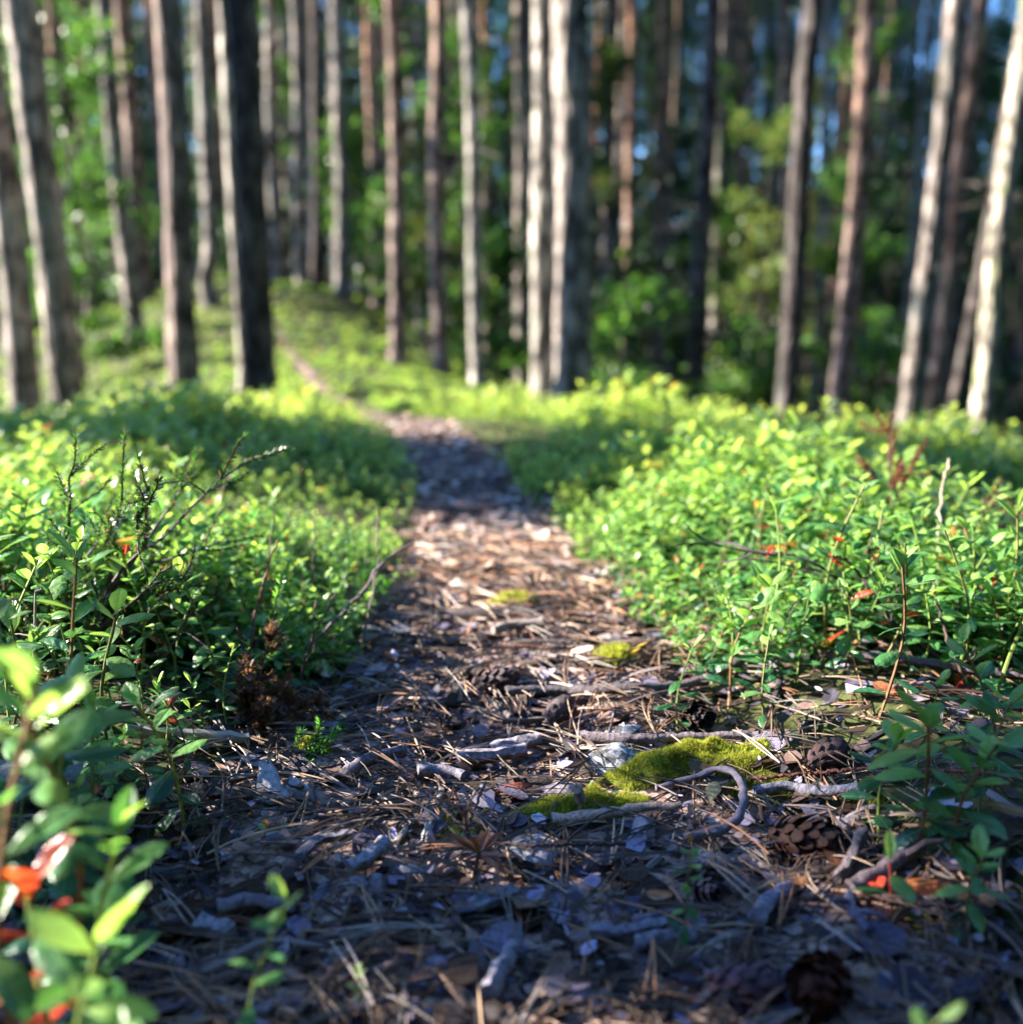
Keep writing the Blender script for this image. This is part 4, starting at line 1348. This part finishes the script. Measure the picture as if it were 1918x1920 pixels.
plate([(272, 1530), (285, 1500, .006), (305, 1510, .004), (300, 1540)], (.40, .38, .48), "pale violet bark flake behind the left shoots", seed=17)

# fallen coloured leaves
def fallen(px, py, s, color, label, seed):
    r_ = np.random.default_rng(seed)
    p = G(px, py, .010)
    mt = Matrix.Translation(p) @ ground_frame(p[0], p[1], r_.uniform(0, TAU), r_.normal() * .3, .5) @ Matrix.Diagonal((s, s, s, 1))
    tag(obj("fallen_leaf", LEAF[seed % 5], None, None, mtx=mt, color=color), label, "leaf")
fallen(1632, 1682, .020, (.55, .06, .03), "bright red fallen leaf on the dark slanting stick", 1)
fallen(1785, 1700, .024, (.50, .16, .05), "orange lobed leaf on the right beside the blurred shoots", 2)
fallen(1690, 1340, .022, (.32, .12, .06), "brown curled leaf under the right-hand shrubs", 3)
fallen(1330, 1535, .020, (.16, .17, .12), "grey-green dry leaf inside the hook-shaped branch", 4)
fallen(1170, 1255, .024, (.55, .40, .05), "yellow leaf in the sunlit litter at the right path edge", 5)
fallen(520, 1340, .020, (.5, .16, .05), "small orange leaf under the left thicket", 6)
fallen(1205, 1705, .018, (.45, .18, .08), "orange-brown bud scale right of the cupped bark plate", 7)
fallen(1520, 1690, .018, (.42, .20, .14), "pale orange husk left of the dark upturned stick", 8)

# ------------------------------------------------------------------ pine cones
def scale_mesh(seed):
    t = np.linspace(0, 1, 5)
    w = np.array([.20, .30, .46, .50, .26])
    V, F = [], []
    for ti, wi in zip(t, w):
        z = .55 * ti * ti
        for s in (-1, 0, 1):
            V.append((s * wi / 2, ti, z + (.05 if s == 0 else 0)))
    n = len(V)
    V += [(x * .92, y * .97, z - .06) for x, y, z in V]
    for i in range(4):
        for j in range(2):
            a = 3 * i + j
            F += [(a, a + 1, a + 4, a + 3), (n + a + 3, n + a + 4, n + a + 1, n + a)]
        F += [(3 * i + 3, n + 3 * i + 3, n + 3 * i, 3 * i), (3 * i + 2, n + 3 * i + 2, n + 3 * i + 5, 3 * i + 5)]
    F += [(12, 13, n + 13, n + 12), (13, 14, n + 14, n + 13)]
    me = mesh_from(V, F, True, name="cone_scale")
    me.materials.append(M['cone'])
    return me
SCALE_ME = scale_mesh(0)
CORE_ME = mesh_from(*tube([(0, 0, z) for z in np.linspace(-.5, .5, 6)], [.10, .20, .24, .2, .13, .03], 8), name="cone_core")
CORE_ME.materials.append(M['cone'])
def cone(px, py, length, label, seed, col, yaw, pitch=1.35, open_=1.0):
    r_ = np.random.default_rng(seed)
    p = G(px, py, length * .36)
    root = empty("pine_cone", p)
    root.rotation_euler = Euler((pitch, 0, yaw))
    root.scale = (length,) * 3
    tag(root, label, "pine cone", "pine cones on the forest floor")
    obj("core", CORE_ME, None, root, color=np.array(col) * .6)
    n = 72
    for k in range(n):
        f = k / (n - 1)
        z = -.46 + .92 * f
        a = k * 2.39996
        sz = (.34 * math.sin(math.pi * (f * .82 + .12)) + .05) * r_.uniform(.9, 1.1)
        el = (.05 + 1.05 * f) * open_ + r_.normal() * .08
        R = Matrix.Rotation(a, 4, 'Z') @ Matrix.Translation((0, .10, z)) @ Matrix.Rotation(el, 4, 'X') @ Matrix.Diagonal((sz, sz, sz, 1))
        obj("scale", SCALE_ME, None, root, mtx=R, color=np.array(col) * r_.uniform(.6, 1.5))
cone(1500, 1612, .036, "open dark pine cone lying left of the right-hand shoots", 1, (.042, .019, .013), .9)
cone(1545, 1452, .030, "small dark pine cone behind the long thin reddish twig", 2, (.06, .032, .03), 2.2)
cone(1535, 1895, .036, "blurred reddish pine cone at the bottom edge", 3, (.075, .022, .013), -.5)
cone(1385, 1890, .030, "blurred dark pine cone left of the reddish one", 4, (.07, .04, .05), 1.4)
cone(925, 1310, .034, "dark cone in the shade where the path turns sunny", 5, (.06, .035, .035), 1.9)
cone(1300, 1370, .032, "dark cone beside the isolated thin seedling", 6, (.05, .035, .035), .3)
cone(1045, 1365, .030, "dark cone on the path left of the grey lichen stone", 7, (.05, .035, .04), 2.6)
cone(1318, 1690, .026, "small crumbling cone below the ragged pale flake", 8, (.14, .09, .085), .2)

# dried brown husk on a stalk
def husk(px, py, seed):
    r_ = np.random.default_rng(seed)
    p = G(px, py)
    root = empty("dried_flower_husk", p)
    tag(root, "dried brown starry husk standing in front of the speckled stone", "dried husk")
    obj("stalk", mesh_from(*tube([(0, 0, -.005), (.002, 0, .012), (.004, 0, .022)], [.0016, .0013, .001], 6), name="stalk"), M['twig'], root, color=(.18, .08, .05))
    for k in range(11):
        a = k * TAU / 11 + r_.normal() * .2
        R = Matrix.Translation((.004, 0, .020)) @ Matrix.Rotation(a, 4, 'Z') @ Matrix.Rotation(r_.uniform(-.9, 1.0), 4, 'X')
        s = r_.uniform(.014, .022)
        obj("bract", LEAF[3 if k % 2 else 1], None, root, mtx=R @ Matrix.Diagonal((s * .6, s, s, 1)), color=np.array((.22, .09, .05)) * r_.uniform(.6, 1.5))
husk(885, 1668, 4)

# ------------------------------------------------------------------ stones, lichen and moss
def stone(px, py, size, label, seed, mat='stone', name="stone", sink=.4):
    r_ = np.random.default_rng(seed)
    nu, nv = 20, 12
    th = np.linspace(0, TAU, nu, endpoint=False)
    ph = np.linspace(.02, math.pi - .02, nv)
    T, Ph = np.meshgrid(th, ph)
    x, y, z = np.cos(T) * np.sin(Ph), np.sin(T) * np.sin(Ph), np.cos(Ph)
    R = 1 + .35 * fbm(x * 1.6 + seed, y * 1.6 + z * 1.3, seed, 3) + .10 * fbm(x * 6, z * 6 + y * 5, seed + 5, 2)
    V = np.stack([x * R * size[0], y * R * size[1], z * R * size[2]], -1).reshape(-1, 3)
    i = np.arange(nu * nv).reshape(nv, nu)
    F = np.stack([i[:-1], i[1:], np.roll(i, -1, 1)[1:], np.roll(i, -1, 1)[:-1]], -1).reshape(-1, 4)
    p = G(px, py, size[2] * (1 - 2 * sink) * .5)
    o = obj(name, mesh_from(V, F, True, name=name), M[mat], None, p)
    return tag(o, label, "stone" if mat == 'stone' else "lichen")
stone(1010, 1608, (.021, .016, .010), "dark speckled flat stone in front of the tan stick", 1)
stone(1160, 1445, (.020, .016, .014), "blue-grey stone at the left end of the upper moss patch", 2)
stone(1180, 1398, (.016, .012, .012), "small grey lichen-covered stone behind the blue-grey one", 3)
stone(110, 1470, (.035, .03, .022), "cushion of pale grey-green lichen under the left shoots", 4, 'lichen', "lichen_cushion")
stone(1122, 1698, (.006, .005, .005), "tiny blue-green lichen tuft right of the cupped bark plate", 5, 'lichen', "lichen_tuft")

MOSS_COLS = [(.22, .27, .025), (.30, .32, .04), (.15, .21, .02), (.32, .30, .06)]
def moss(pts, label, seed, hgt=.010, n=5200, blade=.0055):
    """a cushion inside the outline of picture points, furred with short blades"""
    r_ = np.random.default_rng(seed)
    W = np.array([G(x, y)[:2] for x, y in pts])
    c = W.mean(0)
    ang = np.arctan2(W[:, 1] - c[1], W[:, 0] - c[0])
    od = np.argsort(ang)
    ang, rad = ang[od], np.linalg.norm(W - c, axis=1)[od]
    def radius(a): return np.interp(a, np.concatenate([ang - TAU, ang, ang + TAU]), np.concatenate([rad] * 3))
    nu, nv = 40, 12
    root = empty("moss_patch", (c[0], c[1], gz(*c)))
    tag(root, label, "moss")
    A, Rr = np.meshgrid(np.linspace(-math.pi, math.pi, nu, endpoint=False), np.linspace(0.02, 1, nv))
    def surf(a, q):
        rr = radius(a) * q * (1 + .12 * fbm(a * 3, q * 0, seed))
        x, y = c[0] + np.cos(a) * rr, c[1] + np.sin(a) * rr
        z = g(x, y) + hgt * np.sqrt(np.clip(1 - q ** 2, 0, 1)) * (1 + .9 * fbm(x * 60, y * 60, seed, 2)) - .004 * (q > .97)
        return x, y, z
    X, Y, Z = surf(A, Rr)
    V = np.stack([X, Y, Z], -1).reshape(-1, 3) - np.array([c[0], c[1], gz(*c)])
    i = np.arange(nu * nv).reshape(nv, nu)
    F = np.stack([i[:-1], np.roll(i, -1, 1)[:-1], np.roll(i, -1, 1)[1:], i[1:]], -1).reshape(-1, 4)
    cc = np.repeat(np.array([(.18, .23, .02)]), len(V), 0)
    obj("cushion", mesh_from(V, F, True, cc, name="moss_cushion"), M['moss'], root)
    a, q = r_.uniform(-math.pi, math.pi, n), np.sqrt(r_.random(n)) * .99
    x, y, z = surf(a, q)
    Pb = np.stack([x, y, z], 1) - np.array([c[0], c[1], gz(*c)])
    d = r_.normal(size=(n, 3)) * .45 + np.array([0, 0, 1])
    d /= np.linalg.norm(d, axis=1)[:, None]
    s = np.cross(d, r_.normal(size=(n, 3)))
    s /= np.linalg.norm(s, axis=1)[:, None]
    L_ = blade * r_.uniform(.5, 1.2, (n, 1))
    wd = blade * .11
    V = np.stack([Pb - s * wd - d * .001, Pb + s * wd - d * .001, Pb + d * L_ + s * L_ * .15], 1).reshape(-1, 3)
    F = np.arange(3 * n).reshape(n, 3)
    C = np.repeat(np.array(MOSS_COLS)[r_.integers(0, 4, n)] * r_.uniform(.7, 1.25, (n, 1)), 3, 0)
    f = obj("moss_blades", mesh_from(V, F, False, C, name="moss_blades"), M['moss'], root)
    f["kind"] = "stuff"
moss([(940, 1550), (985, 1525), (1060, 1512), (1150, 1508), (1225, 1508), (1235, 1525), (1160, 1548), (1080, 1558), (1010, 1560)], "bright yellow-green moss patch behind the tan stick", 1, .011, 15000, .0032)
moss([(1110, 1490), (1160, 1450), (1240, 1432), (1330, 1425), (1420, 1420), (1470, 1412), (1440, 1440), (1350, 1465), (1250, 1478), (1170, 1498)], "larger upper moss patch right of the blue-grey stone", 2, .014, 20000, .0034)
moss([(1345, 1495), (1400, 1480), (1480, 1478), (1500, 1490), (1430, 1500)], "thin moss strip beside the hook-shaped branch", 3, .006, 3000, .0045)
moss([(1580, 1505), (1640, 1495), (1660, 1508), (1600, 1520)], "small moss spot at the end of the pale grey stick", 4, .006, 1600, .0045)
moss([(760, 1560), (830, 1548), (930, 1552), (900, 1566), (800, 1570)], "dark thin moss tongue left of the bright patch", 5, .004, 2600, .004)
moss([(1110, 1260), (1150, 1232), (1190, 1245), (1150, 1268)], "blurred yellow moss lump at the right edge of the sunny litter", 6, .016, 2000, .007)
moss([(910, 1150), (980, 1138), (1010, 1146), (960, 1156)], "blurred moss strip on the root across the path", 7, .014, 1600, .007)
moss([(540, 1420), (580, 1408), (630, 1414), (590, 1426)], "small moss spot at the left path edge", 8, .008, 1200, .005)

# ------------------------------------------------------------------ heather and bare branches
def branchlet(r_, p0, d0, length, depth, out, rad, spread=.5, droop=0.0):
    n = 6
    pts = [np.array(p0, float)]
    d = np.array(d0, float)
    for i in range(n):
        d = d + r_.normal(size=3) * .12 + np.array([0, 0, droop])
        d /= np.linalg.norm(d)
        pts.append(pts[-1] + d * length / n)
    pts = np.array(pts)
    out.append((pts, np.linspace(rad, rad * .55, n + 1), depth))
    if depth > 0:
        for k in range(3 if depth > 1 else 4):
            i = int(r_.integers(2, n + 1))
            e = d + r_.normal(size=3) * spread
            e /= np.linalg.norm(e)
            branchlet(r_, pts[i], e, length * r_.uniform(.4, .65), depth - 1, out, rad * .55, spread, droop)

def heather(base, dirs, length, label, seed, green=True, rad=.0022, name="heather_shrub", depth=2, leafcol=None, leafsize=.0055, nleaf=110):
    r_ = np.random.default_rng(seed)
    root = empty(name, base)
    tag(root, label, "shrub")
    allb = []
    for d in dirs:
        out = []
        branchlet(r_, (0, 0, -.01), np.array(d) / np.linalg.norm(d), length * r_.uniform(.8, 1.1), depth, out, rad, .45)
        V, F = join([tube(p, q, 5, .12, seed) for p, q, dd in out])
        obj("stem", mesh_from(V, F, name="stem"), M['twig'], root, color=(.085, .065, .075) if green else (.11, .06, .05))
        allb += out
    Ps, Ds = [], []
    for p, q, dd in allb:
        if dd > 1: continue
        m = nleaf if dd == 0 else nleaf // 2
        t = r_.random(m) * 5.99
        i = t.astype(int)
        f = (t - i)[:, None]
        Ps.append(p[i] * (1 - f) + p[i + 1] * f)
        Ds.append(p[i + 1] - p[i])
    if Ps:
        Pn = np.concatenate(Ps)
        D = np.concatenate(Ds)
        D /= np.linalg.norm(D, axis=1)[:, None]
        n = len(Pn)
        side = np.cross(D, r_.normal(size=(n, 3)))
        side /= np.linalg.norm(side, axis=1)[:, None]
        e = D * .65 + side * .75
        w = np.cross(e, side) * leafsize * .16
        ls = leafsize * r_.uniform(.6, 1.2, (n, 1))
        V = np.stack([Pn, Pn + e * ls * .5 + w, Pn + e * ls, Pn + e * ls * .5 - w], 1).reshape(-1, 3)
        F = np.arange(4 * n).reshape(n, 4)
        cols = np.array(leafcol or [(.05, .14, .03), (.03, .09, .03), (.08, .19, .04), (.10, .07, .04)])
        C = np.repeat(cols[r_.integers(0, len(cols), n)] * r_.uniform(.7, 1.25, (n, 1)), 4, 0)
        f_ = obj("foliage", mesh_from(V, F, False, C, name="foliage"), M['leaf_mass'], root)
        f_["kind"] = "stuff"
    return root

def gbase(px, depth):
    q = Q(px, 960, depth)
    return np.array([q[0], q[1], gz(q[0], q[1])])
heather(gbase(70, .72), [(.25, .1, 1), (.5, 0, .9), (.8, .1, .7), (.05, .1, 1), (.62, -.1, .8), (.35, .2, 1)], .135, "dark twiggy heather rising above the left shoots", 1, rad=.0026)
heather(gbase(-20, .70), [(.1, .1, 1), (.4, 0, .9), (-.2, .1, 1)], .11, "dark heather tuft at the left picture edge", 2)
heather(gbase(1705, 1.0), [(.05, 0, 1), (-.5, .1, .9), (.45, .1, .9), (.2, .2, 1)], .115, "dry brown heather rising from the right sunny shrubs", 3, False, .003, leafcol=[(.14, .055, .035), (.09, .05, .04), (.18, .08, .05)])
heather(gbase(400, .66), [(.5, 0, .6), (.7, .1, .35), (.3, -.1, .6), (.6, -.15, .2), (.2, .1, .7)], .05, "dead wiry heather clump at the left path edge", 4, False, .0012, leafcol=[(.16, .09, .07), (.10, .07, .08), (.2, .12, .08)])
heather(gbase(425, .72), [(.35, 0, .8), (.6, .1, .55)], .085, "crowberry sprig with bright green tips at the left path edge", 5, True, .0012, "crowberry_sprig", 1, [(.12, .30, .04), (.08, .22, .04), (.16, .33, .05)], .006, 90)
heather(G(505, 1420), [(.4, 0, .45), (.6, .1, .3)], .05, "little green crowberry sprig low on the left path side", 6, True, .001, "crowberry_sprig", 1, [(.10, .26, .04), (.06, .18, .03)], .006, 60)
heather(gbase(640, .92), [(.3, 0, .8), (-.1, 0, 1), (.6, .1, .6)], .07, "green crowberry tuft overhanging the left of the path", 7, True, .0012, "crowberry_sprig", 1, [(.05, .16, .03), (.08, .22, .04)], .006, 90)

def bare(pxd, r0, r1, color, label, seed, twigs=0, tl=.05, name="bare_branch", mat='twig', bumps=.2, cat="branch", tdir=(-.6, 0, .5)):
    """bare branch through points given as (px, py, depth)"""
    r_ = np.random.default_rng(seed)
    P_ = np.array([Q(*q) for q in pxd])
    P_[0][2] = min(P_[0][2], gz(P_[0][0], P_[0][1]) + .003)
    o0 = P_[0].copy()
    n = 26
    L_ = smooth_line(P_ - o0, n, .0012, seed)
    V, F = tube(L_, np.linspace(r0, r1, n), 6, bumps, seed)
    o = obj(name, mesh_from(V, F, name=name), M[mat], None, o0, color=color)
    tag(o, label, cat)
    for k in range(twigs):
        i = int(n * (.35 + .6 * k / max(twigs, 1)))
        d = np.array(tdir) + r_.normal(size=3) * .35
        d /= np.linalg.norm(d)
        out = []
        branchlet(r_, L_[i], d, tl * r_.uniform(.6, 1.2), 1 if k % 2 == 0 else 0, out, r0 * .45, .35)
        W, E = join([tube(p, q, 5, .2, seed + k) for p, q, dd in out])
        obj("side_twig", mesh_from(W, E, name="side_twig"), M[mat], o, color=color)
    return o
BK = (.055, .042, .048)
bare([(1918, 1330, .70), (1760, 1235, .74), (1640, 1140, .76), (1530, 1060, .78), (1440, 1035, .80), (1352, 1058, .82)], .0026, .0009, BK, "bare blackish branch sweeping left over the right-hand shoots", 1, 6, .06, tdir=(-.8, .1, .3))
bare([(1720, 1245, .74), (1660, 1150, .74), (1610, 1075, .75), (1560, 1020, .76)], .0018, .0008, BK, "shorter bare dark branch crossing the sweeping one", 2, 4, .05, tdir=(-.3, 0, .9))
bare([(1830, 1330, .69), (1780, 1210, .70), (1745, 1080, .71), (1770, 1170, .705)][:3], .0014, .0008, (.09, .06, .06), "thin dark upright stem in the right-hand shoots", 3, 2, .03, "bare_shoot", cat="stem")
bare([(1770, 1230, .80), (1760, 1000, .84), (1778, 860, .88)], .0016, .0010, (.34, .30, .22), "pale straight dry stalk rising from the right shrubs", 4, 0, name="dry_stalk", cat="stem")
bare([(505, 1300, .74), (600, 1190, .77), (680, 1110, .80), (712, 1060, .82), (768, 1022, .84)], .0018, .0009, (.16, .13, .14), "curved bare twig leaning right over the left path edge", 5, 0, name="bare_twig", cat="twig")
bare([(660, 1130, .79), (705, 1075, .82), (708, 1000, .83), (706, 950, .83)], .0010, .0006, (.14, .11, .11), "thin upright side shoot beside the curved bare twig", 6, 0, name="bare_twig", cat="twig")
bare([(455, 1280, .72), (480, 1150, .74), (505, 1060, .75), (518, 1015, .755)], .0013, .0008, (.16, .08, .07), "straight reddish bare stem left of the curved twig", 7, 0, name="bare_shoot", cat="stem")
bare([(470, 1250, .78), (495, 1100, .80), (515, 960, .82)], .0011, .0006, (.14, .09, .08), "second bare stem behind the straight reddish one", 8, 0, name="bare_shoot", cat="stem")
bare([(570, 1260, .80), (585, 1090, .84), (590, 960, .86)], .0009, .0006, (.16, .13, .12), "thin bare stem between the reddish stem and the curved twig", 9, 0, name="bare_shoot", cat="stem")
bare([(560, 900, 1.75), (595, 880, 1.75), (604, 845, 1.75), (592, 815, 1.75)], .009, .009, (.42, .40, .38), "blurred pale curved stick standing in the left sunny shrubs", 10, 0, name="pale_stick", mat='wood', cat="stick", bumps=.1)
bare([(478, 890, 1.7), (450, 862, 1.72), (430, 830, 1.75)], .008, .006, (.36, .34, .34), "blurred pale straight stick left of the curved one", 11, 0, name="pale_stick", mat='wood', cat="stick", bumps=.1)
bare([(55, 1240, .60), (62, 1160, .60), (75, 1100, .60)], .0012, .0009, (.34, .30, .28), "short pale forked dry twig in the left shoots", 12, 2, .02, name="dry_twig", cat="twig")
bare([(1480, 1340, .74), (1560, 1260, .75), (1520, 1190, .76), (1440, 1150, .77)][:2] + [(1610, 1180, .76)], .0012, .0008, (.10, .07, .07), "thin slanting stem low in the right-hand shoots", 13, 0, name="bare_shoot", cat="stem")

# more bare dark shoots standing in both thickets
rb = np.random.default_rng(91)
for i in range(16):
    left = i % 2 == 0
    px = rb.uniform(60, 640) if left else rb.uniform(1300, 1890)
    dep = rb.uniform(.66, .95)
    b0 = gbase(px, dep)
    pxb, pyb, _ = project(b0)
    ln = rb.uniform(110, 220) * (.75 if left else .55) / dep
    sl = rb.uniform(-.5, .7)
    bare([(pxb, pyb, dep), (pxb + sl * ln * .5 + rb.normal() * 8, pyb - ln * .55, dep), (pxb + sl * ln, pyb - ln, dep)], .0012, .0006, (.09, .06, .06),
         "thin leafless brown shoot standing in the left thicket" if left else "thin leafless brown shoot standing in the right thicket", 300 + i, 2, .03, name="bare_shoot", cat="shoot", tdir=(.3 if sl > 0 else -.3, 0, .8))["group"] = "leafless shoots in the thickets"
